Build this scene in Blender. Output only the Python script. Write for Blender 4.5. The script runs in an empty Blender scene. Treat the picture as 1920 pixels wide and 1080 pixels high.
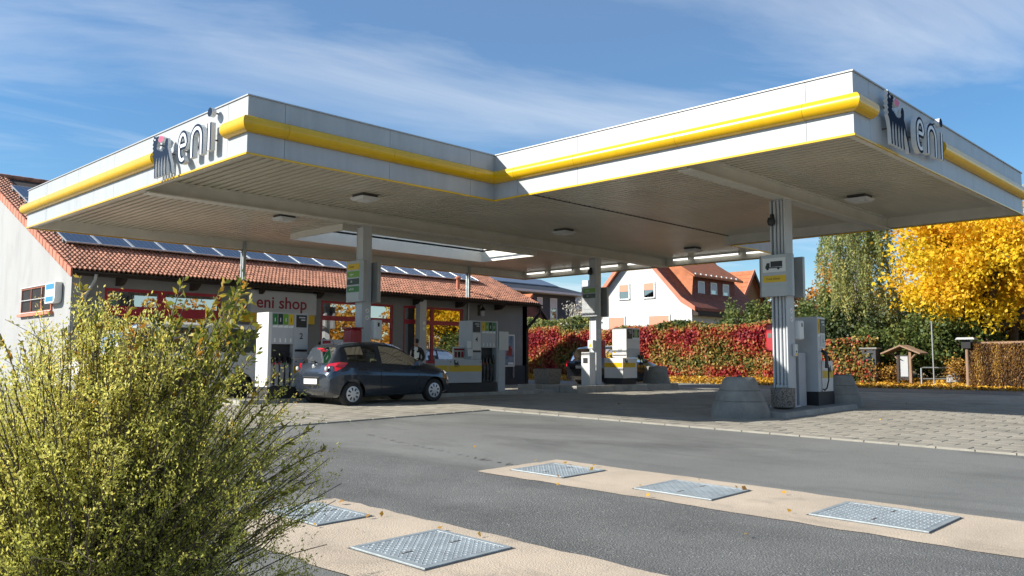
import bpy, bmesh, math, random
import numpy as np
from mathutils import Vector, Matrix
R = math.radians
random.seed(7)
rng = np.random.default_rng(11)
sc = bpy.context.scene
col = sc.collection

# ------------------------------------------------------------------ camera
YAW, PITCH, ROLL, FPX = R(44.241), R(4.957), R(0.177), 1577.65
EYE = np.array([0.0, 0.0, 1.5])
_fw = np.array([math.cos(PITCH)*math.cos(YAW), math.cos(PITCH)*math.sin(YAW), math.sin(PITCH)])
_r = np.array([math.sin(YAW), -math.cos(YAW), 0.0])
_u = np.cross(_r, _fw)
_rt = math.cos(ROLL)*_r + math.sin(ROLL)*_u
_up = -math.sin(ROLL)*_r + math.cos(ROLL)*_u
cd = bpy.data.cameras.new('camera')
cam = bpy.data.objects.new('camera', cd)
col.objects.link(cam)
cd.sensor_width = 36.0
cd.lens = FPX/1920*36
cd.clip_start = 0.1
cd.clip_end = 3000
M = Matrix(((_rt[0], _up[0], -_fw[0], EYE[0]), (_rt[1], _up[1], -_fw[1], EYE[1]), (_rt[2], _up[2], -_fw[2], EYE[2]), (0, 0, 0, 1)))
cam.matrix_world = M
sc.camera = cam

# ------------------------------------------------------------------ light
SUN = np.array([-1.4, 1.02, 1.0]); SUN = SUN/np.linalg.norm(SUN)
SUN_EL = math.asin(SUN[2])
SUN_AZ = math.atan2(SUN[0], SUN[1])
sd = bpy.data.lights.new('sun', 'SUN')
sd.energy = 5.0
sd.angle = R(0.5)
sd.color = (1.0, 0.945, 0.86)
so = bpy.data.objects.new('sun', sd)
col.objects.link(so)
so.location = (-30, 20, 40)
so.rotation_euler = Vector(SUN).to_track_quat('Z', 'Y').to_euler()

w = bpy.data.worlds.new('World'); sc.world = w
w.use_nodes = True
nt = w.node_tree; nt.nodes.clear()
N = nt.nodes.new; LK = nt.links.new
out = N('ShaderNodeOutputWorld'); bg = N('ShaderNodeBackground'); bg.inputs['Strength'].default_value = 0.076
sky = N('ShaderNodeTexSky'); sky.sky_type = 'NISHITA'; sky.sun_disc = False
sky.sun_elevation = SUN_EL; sky.sun_rotation = SUN_AZ
sky.air_density = 1.0; sky.dust_density = 0.1; sky.ozone_density = 3.0
hsv = N('ShaderNodeHueSaturation'); hsv.inputs['Saturation'].default_value = 1.55; LK(sky.outputs[0], hsv.inputs['Color'])
tc = N('ShaderNodeTexCoord'); sep = N('ShaderNodeSeparateXYZ'); LK(tc.outputs['Generated'], sep.inputs[0])
def wm(op, a, b=None):
    n = N('ShaderNodeMath'); n.operation = op
    for i, q in enumerate((a, b)):
        if q is None: continue
        if isinstance(q, (int, float)): n.inputs[i].default_value = q
        else: LK(q, n.inputs[i])
    return n.outputs[0]
zc = wm('MAXIMUM', sep.outputs[2], 0.06)
cx = wm('DIVIDE', sep.outputs[0], zc); cy = wm('DIVIDE', sep.outputs[1], zc)
cmb = N('ShaderNodeCombineXYZ'); LK(cx, cmb.inputs[0]); LK(cy, cmb.inputs[1])
mp = N('ShaderNodeMapping'); mp.vector_type = 'TEXTURE'; mp.inputs['Rotation'].default_value = (0, 0, R(-15)); mp.inputs['Scale'].default_value = (2.3, 1.0, 1); mp.inputs['Location'].default_value = (12.848, 25.266, 0)
LK(cmb.outputs[0], mp.inputs[0])
n1 = N('ShaderNodeTexNoise'); n1.inputs['Scale'].default_value = 1.15; n1.inputs['Detail'].default_value = 9; n1.inputs['Roughness'].default_value = 0.60; n1.inputs['Distortion'].default_value = 0.55
LK(mp.outputs[0], n1.inputs['Vector'])
n2 = N('ShaderNodeTexNoise'); n2.inputs['Scale'].default_value = 0.75; n2.inputs['Detail'].default_value = 3
LK(mp.outputs[0], n2.inputs['Vector'])
cm = wm('ADD', wm('MULTIPLY', n1.outputs[0], 0.55), wm('MULTIPLY', n2.outputs[0], 0.62))
cr = N('ShaderNodeValToRGB'); cr.color_ramp.elements[0].position = 0.545; cr.color_ramp.elements[1].position = 0.82
cr.color_ramp.elements[0].color = (0.16, 0.16, 0.16, 1); cr.color_ramp.elements[1].color = (0.62, 0.62, 0.62, 1)
LK(cm, cr.inputs[0])
mx = N('ShaderNodeMix'); mx.data_type = 'RGBA'
LK(cr.outputs[0], mx.inputs[0]); LK(hsv.outputs[0], mx.inputs[6]); mx.inputs[7].default_value = (7.4, 7.7, 8.0, 1)
LK(mx.outputs[2], bg.inputs['Color']); LK(bg.outputs[0], out.inputs[0])

vs = sc.view_settings
vs.view_transform = 'Standard'; vs.look = 'None'; vs.exposure = 0.88; vs.gamma = 1.0; vs.use_curve_mapping = False

# ------------------------------------------------------------------ site geometry
SL = 0.0235                                   # the site rises gently away from the road
DH = np.array([math.cos(YAW), math.sin(YAW)])
def g(x, y):
    d = x*DH[0] + y*DH[1]
    return SL*min(max(d, -12), 20)
def _ray(px, py): return _fw + _rt*(px-960)/FPX - _up*(py-540)/FPX
def on_g(px, py, h=0.0):
    d = _ray(px, py); t = (1.5-h)/(SL*(d[0]*DH[0]+d[1]*DH[1]) - d[2])
    if t*(d[0]*DH[0]+d[1]*DH[1]) > 20: t = (SL*20+h-1.5)/d[2]
    return EYE + t*d
def col_x(px, x): p = on_x(px, 700, x); return np.array([p[0], p[1], g(p[0], p[1])])
def on_x(px, py, x): d = _ray(px, py); return EYE + d*(x/d[0])
def on_y(px, py, y): d = _ray(px, py); return EYE + d*(y/d[1])
def at(px, py, dep): d = _ray(px, py); return EYE + d*(dep/(d[0]*DH[0]+d[1]*DH[1]))
def zv(u): return .53+.25*min(max((u-34.6)/1.5, 0), 1)
def vg(px, u): p = col_x(px, u); return np.array([p[0], p[1], zv(u)])
def dl(dep, lat): return np.array([dep*DH[0] + lat*_r[0], dep*DH[1] + lat*_r[1]])

# ------------------------------------------------------------------ helpers
def tag(o, label=None, cat=None, group=None, kind=None):
    if label: o['label'] = label
    if cat: o['category'] = cat
    if group: o['group'] = group
    if kind: o['kind'] = kind
    return o
def thing(name, label, cat, loc=(0, 0, 0), rz=0, group=None):
    o = bpy.data.objects.new(name, None); col.objects.link(o)
    o.empty_display_size = 0.2
    o.location = [float(q) for q in loc]; o.rotation_euler = (0, 0, rz)
    return tag(o, label, cat, group)
def link(name, me, parent=None, loc=None):
    o = bpy.data.objects.new(name, me); col.objects.link(o)
    if parent: o.parent = parent
    if loc is not None: o.location = [float(q) for q in loc]
    return o
def copy_tree(o, parent=None):
    c = o.copy(); col.objects.link(c); c.parent = parent
    for ch in o.children: copy_tree(ch, c)
    return c

class MB:
    def __init__(s): s.v = []; s.f = []; s.m = []
    def face(s, pts, m=0):
        b = len(s.v); s.v += [tuple(float(c) for c in p) for p in pts]; s.f.append(list(range(b, b+len(pts)))); s.m.append(m); return s
    def hexa(s, p, m=0):
        b = len(s.v); s.v += [tuple(float(c) for c in q) for q in p]
        for f in ((3, 2, 1, 0), (4, 5, 6, 7), (0, 1, 5, 4), (1, 2, 6, 5), (2, 3, 7, 6), (3, 0, 4, 7)):
            s.f.append([b+i for i in f]); s.m.append(m)
        return s
    def box(s, x0, y0, z0, x1, y1, z1, m=0):
        x0, x1 = min(x0, x1), max(x0, x1); y0, y1 = min(y0, y1), max(y0, y1); z0, z1 = min(z0, z1), max(z0, z1)
        return s.hexa([(x0, y0, z0), (x1, y0, z0), (x1, y1, z0), (x0, y1, z0), (x0, y0, z1), (x1, y0, z1), (x1, y1, z1), (x0, y1, z1)], m)
    def prism(s, poly, fn, d0, d1, m=0, ms=None):
        # poly: 2-D outline (CCW), fn(a, b, d) -> 3-D point; front at d1, back at d0
        n = len(poly); b = len(s.v); ms = m if ms is None else ms
        s.v += [tuple(float(c) for c in fn(p[0], p[1], d0)) for p in poly] + [tuple(float(c) for c in fn(p[0], p[1], d1)) for p in poly]
        s.f.append([b+i for i in range(n)][::-1]); s.m.append(ms)
        s.f.append([b+n+i for i in range(n)]); s.m.append(m)
        for i in range(n):
            j = (i+1) % n
            s.f.append([b+i, b+j, b+n+j, b+n+i]); s.m.append(ms)
        return s
    def tube(s, pts, r, n=8, m=0, r1=None, cap=True):
        pts = [Vector([float(c) for c in p]) for p in pts]; K = len(pts); b = len(s.v)
        up = None
        for k in range(K):
            t = (pts[min(k+1, K-1)] - pts[max(k-1, 0)]).normalized()
            if up is None:
                up = Vector((0, 0, 1)) if abs(t.z) < 0.9 else Vector((1, 0, 0))
            a = t.cross(up).normalized(); c = a.cross(t).normalized(); up = c
            rr = r if r1 is None else r + (r1-r)*k/(K-1)
            for i in range(n):
                q = pts[k] + a*(rr*math.cos(2*math.pi*i/n)) + c*(rr*math.sin(2*math.pi*i/n))
                s.v.append(tuple(q))
        for k in range(K-1):
            for i in range(n):
                j = (i+1) % n
                s.f.append([b+k*n+i, b+k*n+j, b+(k+1)*n+j, b+(k+1)*n+i]); s.m.append(m)
        if cap:
            s.f.append([b+i for i in range(n)][::-1]); s.m.append(m)
            s.f.append([b+(K-1)*n+i for i in range(n)]); s.m.append(m)
        return s
    def lathe(s, prof, c=(0, 0, 0), n=20, m=0, axis='z', a0=0, a1=2*math.pi):
        b = len(s.v); K = len(prof); full = abs(a1-a0-2*math.pi) < 1e-6; nn = n if full else n+1
        for (r, h) in prof:
            for i in range(nn):
                a = a0 + (a1-a0)*i/n; x, y = r*math.cos(a), r*math.sin(a)
                if axis == 'z': p = (c[0]+x, c[1]+y, c[2]+h)
                elif axis == 'y': p = (c[0]+x, c[1]+h, c[2]+y)
                else: p = (c[0]+h, c[1]+x, c[2]+y)
                s.v.append(tuple(float(q) for q in p))
        for k in range(K-1):
            for i in range(n):
                j = (i+1) % nn
                s.f.append([b+k*nn+i, b+k*nn+j, b+(k+1)*nn+j, b+(k+1)*nn+i]); s.m.append(m)
        if full:
            for k in (0, K-1):
                if prof[k][0] > 1e-4:
                    s.f.append([b+k*nn+i for i in range(n)]); s.m.append(m)
        return s
    def mesh(s, name, mats, smooth=None):
        me = bpy.data.meshes.new(name)
        me.from_pydata(s.v, [], s.f)
        mats = mats if isinstance(mats, (list, tuple)) else [mats]
        for q in mats: me.materials.append(q)
        if len(mats) > 1: me.polygons.foreach_set('material_index', np.array(s.m, dtype=np.int32))
        bm = bmesh.new(); bm.from_mesh(me)
        bmesh.ops.recalc_face_normals(bm, faces=bm.faces)
        if smooth is not None:
            bmesh.ops.remove_doubles(bm, verts=bm.verts, dist=1e-5)
            for f in bm.faces: f.smooth = True
            for e in bm.edges:
                if len(e.link_faces) == 2 and e.calc_face_angle(0) > R(smooth): e.smooth = False
        bm.to_mesh(me); bm.free()
        me.update()
        return me
    def build(s, name, mats, parent=None, loc=None, smooth=None, bevel=0):
        o = link(name, s.mesh(name, mats, smooth), parent, loc)
        if bevel:
            b = o.modifiers.new('bevel', 'BEVEL'); b.width = bevel; b.segments = 2; b.limit_method = 'ANGLE'; b.angle_limit = R(40)
        return o

def mat(name, c, rough=0.5, metal=0.0, var=0.0, vscale=3.0, bump=0.0, bscale=60.0, coat=0.0, emis=0.0, c2=None, streak=None, spec=None, rnd=0.0, speck=None, dirt=None):
    m = bpy.data.materials.new(name); m.use_nodes = True
    t = m.node_tree; b = t.nodes['Principled BSDF']; nd = t.nodes.new; lk = t.links.new
    b.inputs['Roughness'].default_value = rough; b.inputs['Metallic'].default_value = metal
    b.inputs['Base Color'].default_value = (*c, 1)
    if spec is not None: b.inputs['Specular IOR Level'].default_value = spec
    if coat: b.inputs['Coat Weight'].default_value = coat; b.inputs['Coat Roughness'].default_value = 0.05
    if emis: b.inputs['Emission Color'].default_value = (*c, 1); b.inputs['Emission Strength'].default_value = emis
    tcn = nd('ShaderNodeTexCoord'); src = tcn.outputs['Object']
    if streak is not None:
        mpn = nd('ShaderNodeMapping'); mpn.inputs['Scale'].default_value = streak; lk(src, mpn.inputs[0]); vsrc = mpn.outputs[0]
    else: vsrc = src
    cur = None
    if var or c2:
        n = nd('ShaderNodeTexNoise'); n.inputs['Scale'].default_value = vscale; n.inputs['Detail'].default_value = 6; n.inputs['Roughness'].default_value = 0.6
        lk(vsrc, n.inputs['Vector'])
        rp = nd('ShaderNodeValToRGB'); rp.color_ramp.elements[0].position = 0.32; rp.color_ramp.elements[1].position = 0.68
        ca = tuple(max(0, q*(1-var)) for q in c); cb = tuple(min(1, q*(1+var)) for q in c) if c2 is None else c2
        rp.color_ramp.elements[0].color = (*ca, 1); rp.color_ramp.elements[1].color = (*cb, 1)
        lk(n.outputs[0], rp.inputs[0]); cur = rp.outputs[0]
    if speck:
        s_sc, s_col, s_th = speck
        vn = nd('ShaderNodeTexNoise'); vn.inputs['Scale'].default_value = s_sc; vn.inputs['Detail'].default_value = 2; lk(src, vn.inputs['Vector'])
        r2 = nd('ShaderNodeValToRGB'); r2.color_ramp.elements[0].position = s_th; r2.color_ramp.elements[1].position = s_th+0.08
        lk(vn.outputs[0], r2.inputs[0])
        m2 = nd('ShaderNodeMix'); m2.data_type = 'RGBA'; lk(r2.outputs[0], m2.inputs[0])
        if cur is not None: lk(cur, m2.inputs[6])
        else: m2.inputs[6].default_value = (*c, 1)
        m2.inputs[7].default_value = (*s_col, 1); cur = m2.outputs[2]
    if dirt:
        d_sc, d_min, d_st, d_lo, d_hi = dirt
        ge = nd('ShaderNodeNewGeometry'); dm = nd('ShaderNodeMapping'); dm.inputs['Scale'].default_value = d_st; lk(ge.outputs['Position'], dm.inputs[0])
        dn = nd('ShaderNodeTexNoise'); dn.inputs['Scale'].default_value = d_sc; dn.inputs['Detail'].default_value = 7; dn.inputs['Roughness'].default_value = 0.68; dn.inputs['Distortion'].default_value = 0.6; lk(dm.outputs[0], dn.inputs['Vector'])
        dr = nd('ShaderNodeMapRange'); dr.inputs[1].default_value = d_lo; dr.inputs[2].default_value = d_hi; dr.inputs[3].default_value = d_min; dr.inputs[4].default_value = 1.0; lk(dn.outputs[0], dr.inputs[0])
        dx = nd('ShaderNodeMix'); dx.data_type = 'RGBA'; dx.blend_type = 'MULTIPLY'; dx.inputs[0].default_value = 1.0
        if cur is not None: lk(cur, dx.inputs[6])
        else: dx.inputs[6].default_value = (*c, 1)
        lk(dr.outputs[0], dx.inputs[7]); cur = dx.outputs[2]
    if rnd:
        oi = nd('ShaderNodeObjectInfo'); hs = nd('ShaderNodeHueSaturation')
        mr = nd('ShaderNodeMapRange'); mr.inputs[3].default_value = 1-rnd; mr.inputs[4].default_value = 1+rnd
        lk(oi.outputs['Random'], mr.inputs[0]); lk(mr.outputs[0], hs.inputs['Value'])
        if cur is not None: lk(cur, hs.inputs['Color'])
        else: hs.inputs['Color'].default_value = (*c, 1)
        cur = hs.outputs[0]
    if cur is not None: lk(cur, b.inputs['Base Color'])
    if bump:
        bn = nd('ShaderNodeTexNoise'); bn.inputs['Scale'].default_value = bscale; bn.inputs['Detail'].default_value = 5; lk(src, bn.inputs['Vector'])
        bp = nd('ShaderNodeBump'); bp.inputs['Strength'].default_value = bump; bp.inputs['Distance'].default_value = 0.02; lk(bn.outputs[0], bp.inputs['Height']); lk(bp.outputs[0], b.inputs['Normal'])
    return m

def leaf_mat(name, stops, transl=0.35, rough=0.55):
    m = bpy.data.materials.new(name); m.use_nodes = True
    t = m.node_tree; b = t.nodes['Principled BSDF']; nd = t.nodes.new; lk = t.links.new
    a = nd('ShaderNodeAttribute'); a.attribute_name = 'tint'
    rp = nd('ShaderNodeValToRGB'); e = rp.color_ramp.elements
    while len(e) < len(stops): e.new(0.5)
    for i, (p, c) in enumerate(stops): e[i].position = p; e[i].color = (*c, 1)
    lk(a.outputs['Fac'], rp.inputs[0]); lk(rp.outputs[0], b.inputs['Base Color'])
    b.inputs['Roughness'].default_value = rough; b.inputs['Specular IOR Level'].default_value = 0.3
    tr = nd('ShaderNodeBsdfTranslucent'); lk(rp.outputs[0], tr.inputs[0])
    ms = nd('ShaderNodeMixShader'); ms.inputs[0].default_value = transl
    lk(b.outputs[0], ms.inputs[1]); lk(tr.outputs[0], ms.inputs[2])
    lk(ms.outputs[0], t.nodes['Material Output'].inputs['Surface'])
    return m

def glass_mat(name, tint, refl_rough=0.02, fac=0.5, base=1.5):
    m = bpy.data.materials.new(name); m.use_nodes = True
    t = m.node_tree; nd = t.nodes.new; lk = t.links.new
    t.nodes.remove(t.nodes['Principled BSDF'])
    tr = nd('ShaderNodeBsdfTransparent'); tr.inputs[0].default_value = (*tint, 1)
    gl = nd('ShaderNodeBsdfGlossy'); gl.inputs['Roughness'].default_value = refl_rough; gl.inputs[0].default_value = (1, 1, 1, 1)
    fr = nd('ShaderNodeFresnel'); fr.inputs[0].default_value = base
    mr = nd('ShaderNodeMapRange'); mr.inputs[3].default_value = fac; mr.inputs[4].default_value = 1.0; lk(fr.outputs[0], mr.inputs[0])
    ms = nd('ShaderNodeMixShader'); lk(mr.outputs[0], ms.inputs[0]); lk(tr.outputs[0], ms.inputs[1]); lk(gl.outputs[0], ms.inputs[2])
    lk(ms.outputs[0], t.nodes['Material Output'].inputs['Surface'])
    return m

def leaves_mesh(name, P, size, material, tint, nrm=None, aspect=0.55, jitter=0.35, axis=None):
    """P (n,3) leaf centres -> one mesh of folded leaf quads, 'tint' per face"""
    n = len(P)
    d = rng.normal(size=(n, 3)) if axis is None else axis + rng.normal(size=(n, 3))*jitter
    d /= np.linalg.norm(d, axis=1)[:, None] + 1e-9
    q = rng.normal(size=(n, 3)) if nrm is None else nrm + rng.normal(size=(n, 3))*0.6
    s = np.cross(d, q); s /= np.linalg.norm(s, axis=1)[:, None] + 1e-9
    nn = np.cross(s, d)
    L = (size*(0.65+0.7*rng.random(n)))[:, None]; W = L*aspect
    V = np.empty((n, 4, 3))
    V[:, 0] = P - d*L*0.5; V[:, 1] = P + s*W*0.5 + nn*W*0.18; V[:, 2] = P + d*L*0.5; V[:, 3] = P - s*W*0.5 + nn*W*0.18
    me = bpy.data.meshes.new(name)
    me.vertices.add(4*n); me.vertices.foreach_set('co', V.reshape(-1).astype(np.float32))
    me.loops.add(4*n); me.loops.foreach_set('vertex_index', np.arange(4*n, dtype=np.int32))
    me.polygons.add(n); me.polygons.foreach_set('loop_start', np.arange(0, 4*n, 4, dtype=np.int32))
    me.update(calc_edges=True)
    at_ = me.attributes.new('tint', 'FLOAT', 'FACE'); at_.data.foreach_set('value', np.clip(tint, 0, 1).astype(np.float32))
    me.materials.append(material)
    return me

def text_mesh(name, body, size, material, extrude=0.002, align='CENTER', bold=0.0):
    cu = bpy.data.curves.new(name, 'FONT'); cu.body = body; cu.size = size; cu.extrude = extrude; cu.offset = bold
    cu.align_x = align; cu.align_y = 'CENTER'; cu.resolution_u = 3
    o = bpy.data.objects.new(name, cu); col.objects.link(o)
    me = bpy.data.meshes.new_from_object(o.evaluated_get(bpy.context.evaluated_depsgraph_get()))
    me.name = name; me.materials.clear(); me.materials.append(material)
    bpy.data.objects.remove(o); bpy.data.curves.remove(cu)
    return me
def put_text(body, size, material, parent, loc, rot, extrude=0.002, bold=0.0, name='lettering'):
    o = link(name, text_mesh(name, body, size, material, extrude, 'CENTER', bold), parent, loc)
    o.rotation_euler = rot
    return o
ROT_Y = (R(90), 0, 0)            # text read by someone looking towards +y
ROT_X = (R(90), 0, R(-90))       # text read by someone looking towards +x

# ------------------------------------------------------------------ materials
ASPHALT = mat('asphalt', (0.150, 0.154, 0.143), 0.85, var=0.16, vscale=0.45, bump=0.55, bscale=95, speck=(130, (0.27, 0.26, 0.245), 0.60), dirt=(0.45, 0.58, (1, .4, 1), .32, .49))
ASPHALT_B = mat('asphalt_coarse', (0.115, 0.116, 0.111), 0.8, var=0.18, vscale=0.9, bump=0.9, bscale=70, speck=(85, (0.34, 0.335, 0.31), 0.60), dirt=(0.6, 0.74, (1, .4, 1), .30, .52))
PAVE = mat('concrete_paver', (0.272, 0.25, 0.203), 0.85, var=0.14, vscale=1.7, bump=0.3, bscale=80, rnd=0.08, dirt=(0.8, 0.66, (1, 1, 1), .30, .52))
JOINT = mat('joint_sand', (0.055, 0.05, 0.042), 0.95, var=0.2, vscale=8)
EDGE = mat('edging_concrete', (0.265, 0.25, 0.21), 0.85, var=0.12, vscale=5, bump=0.2)
SLAB = mat('pale_concrete', (0.42, 0.348, 0.262), 0.9, var=0.12, vscale=1.3, bump=0.45, bscale=75, speck=(60, (0.54, 0.45, 0.35), 0.62), dirt=(1.1, 0.68, (1, .6, 1), .28, .46))
STEEL = mat('galvanised_steel', (0.34, 0.385, 0.40), 0.52, 0.45, var=0.18, vscale=5, bump=0.15, bscale=40)
STEEL_D = mat('dark_steel', (0.10, 0.095, 0.09), 0.6, 0.4, var=0.3, vscale=9)
FASCIA = mat('fascia_white', (0.385, 0.405, 0.415), 0.40, var=0.05, vscale=1.6, streak=(3, 3, 0.35), dirt=(1.3, 0.88, (2.2, 2.2, .5), .32, .52))
PANEL_W = mat('skylight_white', (0.74, 0.71, 0.62), 0.5, var=0.04)
YELLOW = mat('gloss_yellow', (0.66, 0.39, 0.002), 0.26, coat=0.15, var=0.05, vscale=1.5, dirt=(1.2, .90, (2, 2, .6), .32, .5))
YELLOW_M = mat('label_yellow', (0.62, 0.40, 0.01), 0.5)
SOFFIT = mat('soffit_sheet', (0.62, 0.58, 0.47), 0.30, var=0.10, vscale=0.6, metal=0.1)
BEAM = mat('beam_paint', (0.62, 0.60, 0.52), 0.5, var=0.08, vscale=2)
COLUMN = mat('column_paint', (0.46, 0.48, 0.50), 0.45, var=0.06, vscale=2.5, streak=(4, 4, 0.6))
CAP = mat('flashing_grey', (0.36, 0.37, 0.38), 0.45, 0.2, var=0.06)
PUMP = mat('pump_grey', (0.42, 0.44, 0.46), 0.4, var=0.05, vscale=3)
PUMP_W = mat('pump_white', (0.60, 0.60, 0.585), 0.4, var=0.04, vscale=3)
SILVER = mat('sign_silver', (0.33, 0.345, 0.35), 0.4, 0.3, var=0.06, vscale=3)
BLACK = mat('black_plastic', (0.012, 0.012, 0.013), 0.4)
RUBBER = mat('rubber', (0.018, 0.018, 0.019), 0.75, var=0.2, vscale=20)
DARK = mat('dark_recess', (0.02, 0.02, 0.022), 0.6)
WHITE = mat('white_plastic', (0.72, 0.72, 0.70), 0.4, var=0.03)
RED = mat('red_frame', (0.36, 0.018, 0.035), 0.4, var=0.06, vscale=4)
RED_BIN = mat('red_plastic', (0.33, 0.012, 0.02), 0.35, var=0.1)
GREEN_D = mat('label_green', (0.02, 0.16, 0.035), 0.45)
GREEN_L = mat('label_light_green', (0.13, 0.30, 0.02), 0.45)
GREEN_K = mat('label_dark_green', (0.006, 0.035, 0.022), 0.45)
NAVY = mat('logo_navy', (0.013, 0.026, 0.052), 0.8, spec=0.05)
PINK = mat('logo_flame', (0.62, 0.06, 0.13), 0.4)
LOGO_W = mat('logo_white', (0.66, 0.68, 0.68), 0.4)
TEXT_R = mat('text_red', (0.24, 0.012, 0.03), 0.5)
TEXT_K = mat('text_black', (0.01, 0.01, 0.012), 0.5)
TEXT_W = mat('text_white', (0.75, 0.75, 0.75), 0.5)
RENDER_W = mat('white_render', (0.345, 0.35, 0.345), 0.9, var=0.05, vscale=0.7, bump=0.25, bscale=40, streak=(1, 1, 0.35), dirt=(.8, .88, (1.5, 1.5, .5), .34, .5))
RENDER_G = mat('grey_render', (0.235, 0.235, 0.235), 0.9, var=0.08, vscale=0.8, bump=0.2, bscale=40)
PLINTH = mat('plinth_dark', (0.05, 0.052, 0.06), 0.85, var=0.1)
TILE = mat('clay_tile', (0.30, 0.135, 0.085), 0.8, var=0.32, vscale=5, rnd=0.28, bump=0.2, bscale=30)
TILE_V = mat('verge_tile', (0.50, 0.17, 0.10), 0.75, var=0.15, vscale=4, rnd=0.12)
WOOD_D = mat('dark_timber', (0.035, 0.024, 0.018), 0.8, var=0.3, vscale=6, streak=(2, 8, 8))
PVC = mat('solar_cell', (0.018, 0.028, 0.055), 0.16, coat=0.25)
PVF = mat('solar_frame', (0.55, 0.57, 0.58), 0.35, 0.6)
PVL = mat('solar_line', (0.12, 0.15, 0.20), 0.3, 0.3)
PIPE = mat('zinc_pipe', (0.36, 0.37, 0.37), 0.45, 0.5, var=0.1)
PIPE_D = mat('dark_pipe', (0.03, 0.028, 0.026), 0.45, 0.2)
GLASS = glass_mat('window_glass', (0.22, 0.24, 0.25), 0.01, 0.42)
CARGLASS = glass_mat('car_glass', (0.40, 0.45, 0.44), 0.01, 0.06)
INTERIOR = mat('shop_interior', (0.07, 0.065, 0.06), 0.9, var=0.4, vscale=1.5)
CONC = mat('cast_concrete', (0.21, 0.205, 0.185), 0.88, var=0.22, vscale=2.6, bump=0.4, bscale=30)
KERB = mat('kerb_concrete', (0.30, 0.29, 0.26), 0.85, var=0.18, vscale=3, bump=0.3, bscale=40, rnd=0.08)
PEBBLE = mat('pebble_dash', (0.24, 0.22, 0.195), 0.9, bump=1.0, bscale=42, speck=(48, (0.07, 0.058, 0.045), 0.50))
SOIL = mat('soil', (0.05, 0.04, 0.03), 0.95, var=0.3, vscale=8)
BARK = mat('bark', (0.075, 0.058, 0.042), 0.9, var=0.35, vscale=6, bump=0.6, bscale=18, streak=(4, 4, 0.8))
TWIG = mat('twig', (0.10, 0.078, 0.052), 0.85, var=0.3, vscale=8)

# ================================================================== ground
def strip_mesh(name, rows, material):
    b = MB()
    for (d0, d1) in zip(rows[:-1], rows[1:]):
        for (l0, l1) in zip((-900, -60, -25, 0, 25, 60), (-60, -25, 0, 25, 60, 900)):
            q = []
            for d, l in ((d0, l0), (d0, l1), (d1, l1), (d1, l0)):
                p = dl(d, l); q.append((p[0], p[1], SL*min(max(d, -12), 20)))
            b.face(q)
    return b.build(name, material, smooth=80)
o = strip_mesh('ground', (-400, -60, -12, 0, 8, 20, 45, 120, 900), ASPHALT)
tag(o, kind='structure')
def flat(poly, h, name, material, thick=0.0):
    b = MB()
    top = [(x, y, g(x, y)+h) for x, y in poly]
    if thick:
        bot = [(x, y, g(x, y)+h-thick) for x, y in poly]
        b.face(top)
        for i in range(len(poly)):
            j = (i+1) % len(poly); b.face([bot[i], bot[j], top[j], top[i]])
    else: b.face(top)
    return tag(b.build(name, material), kind='structure')
# newer asphalt lane between the two concrete strips, and the strip in front
flat([(4.63, 14), (6.77, 14), (6.77, -14), (4.63, -14)], 0.004, 'lane_asphalt', ASPHALT_B)

# concrete strips holding the shaft covers (edges slightly uneven)
def wobble(x0, y0, x1, y1, n, a):
    pts = []
    for i in range(n):
        t = i/n; d = math.hypot(x1-x0, y1-y0); nx, ny = -(y1-y0)/d, (x1-x0)/d
        k = random.uniform(-a, a) if 0 < i else 0
        pts.append((x0+(x1-x0)*t+nx*k, y0+(y1-y0)*t+ny*k))
    return pts
def strip(u0, u1, v0, v1):
    poly = wobble(u0, v0, u1, v0, 8, .006)+wobble(u1, v0, u1, v1, 110, .020)+wobble(u1, v1, u0, v1, 16, .016)+wobble(u0, v1, u0, v0, 110, .020)
    return flat(poly, 0.009, 'concrete_strip', SLAB)
strip(6.75, 8.12, -14, 7.12)
strip(3.20, 4.65, -14, 6.86)

pts = [on_g(x, y)[:2] for x, y in ((690, 815), (760, 832), (840, 848), (905, 862), (960, 872), (1015, 880))]
mb = MB()
for k in range(len(pts)-1):
    for j in range(14):
        if random.random() < .3: continue
        f = (j+random.random()*.3)/14; p = pts[k]*(1-f)+pts[k+1]*f; w_ = random.uniform(.003, .012); l_ = random.uniform(.03, .12); n_ = np.array((-.3, .95)); t_ = np.array((-.95, -.3))+np.array((random.uniform(-.3, .3), random.uniform(-.3, .3)))
        mb.face([(*(p+q_), g(*(p+q_))+.0055) for q_ in (-t_*l_, n_*w_, t_*l_, -n_*w_)])
tag(mb.build('asphalt_crack', JOINT), kind='structure')

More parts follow.
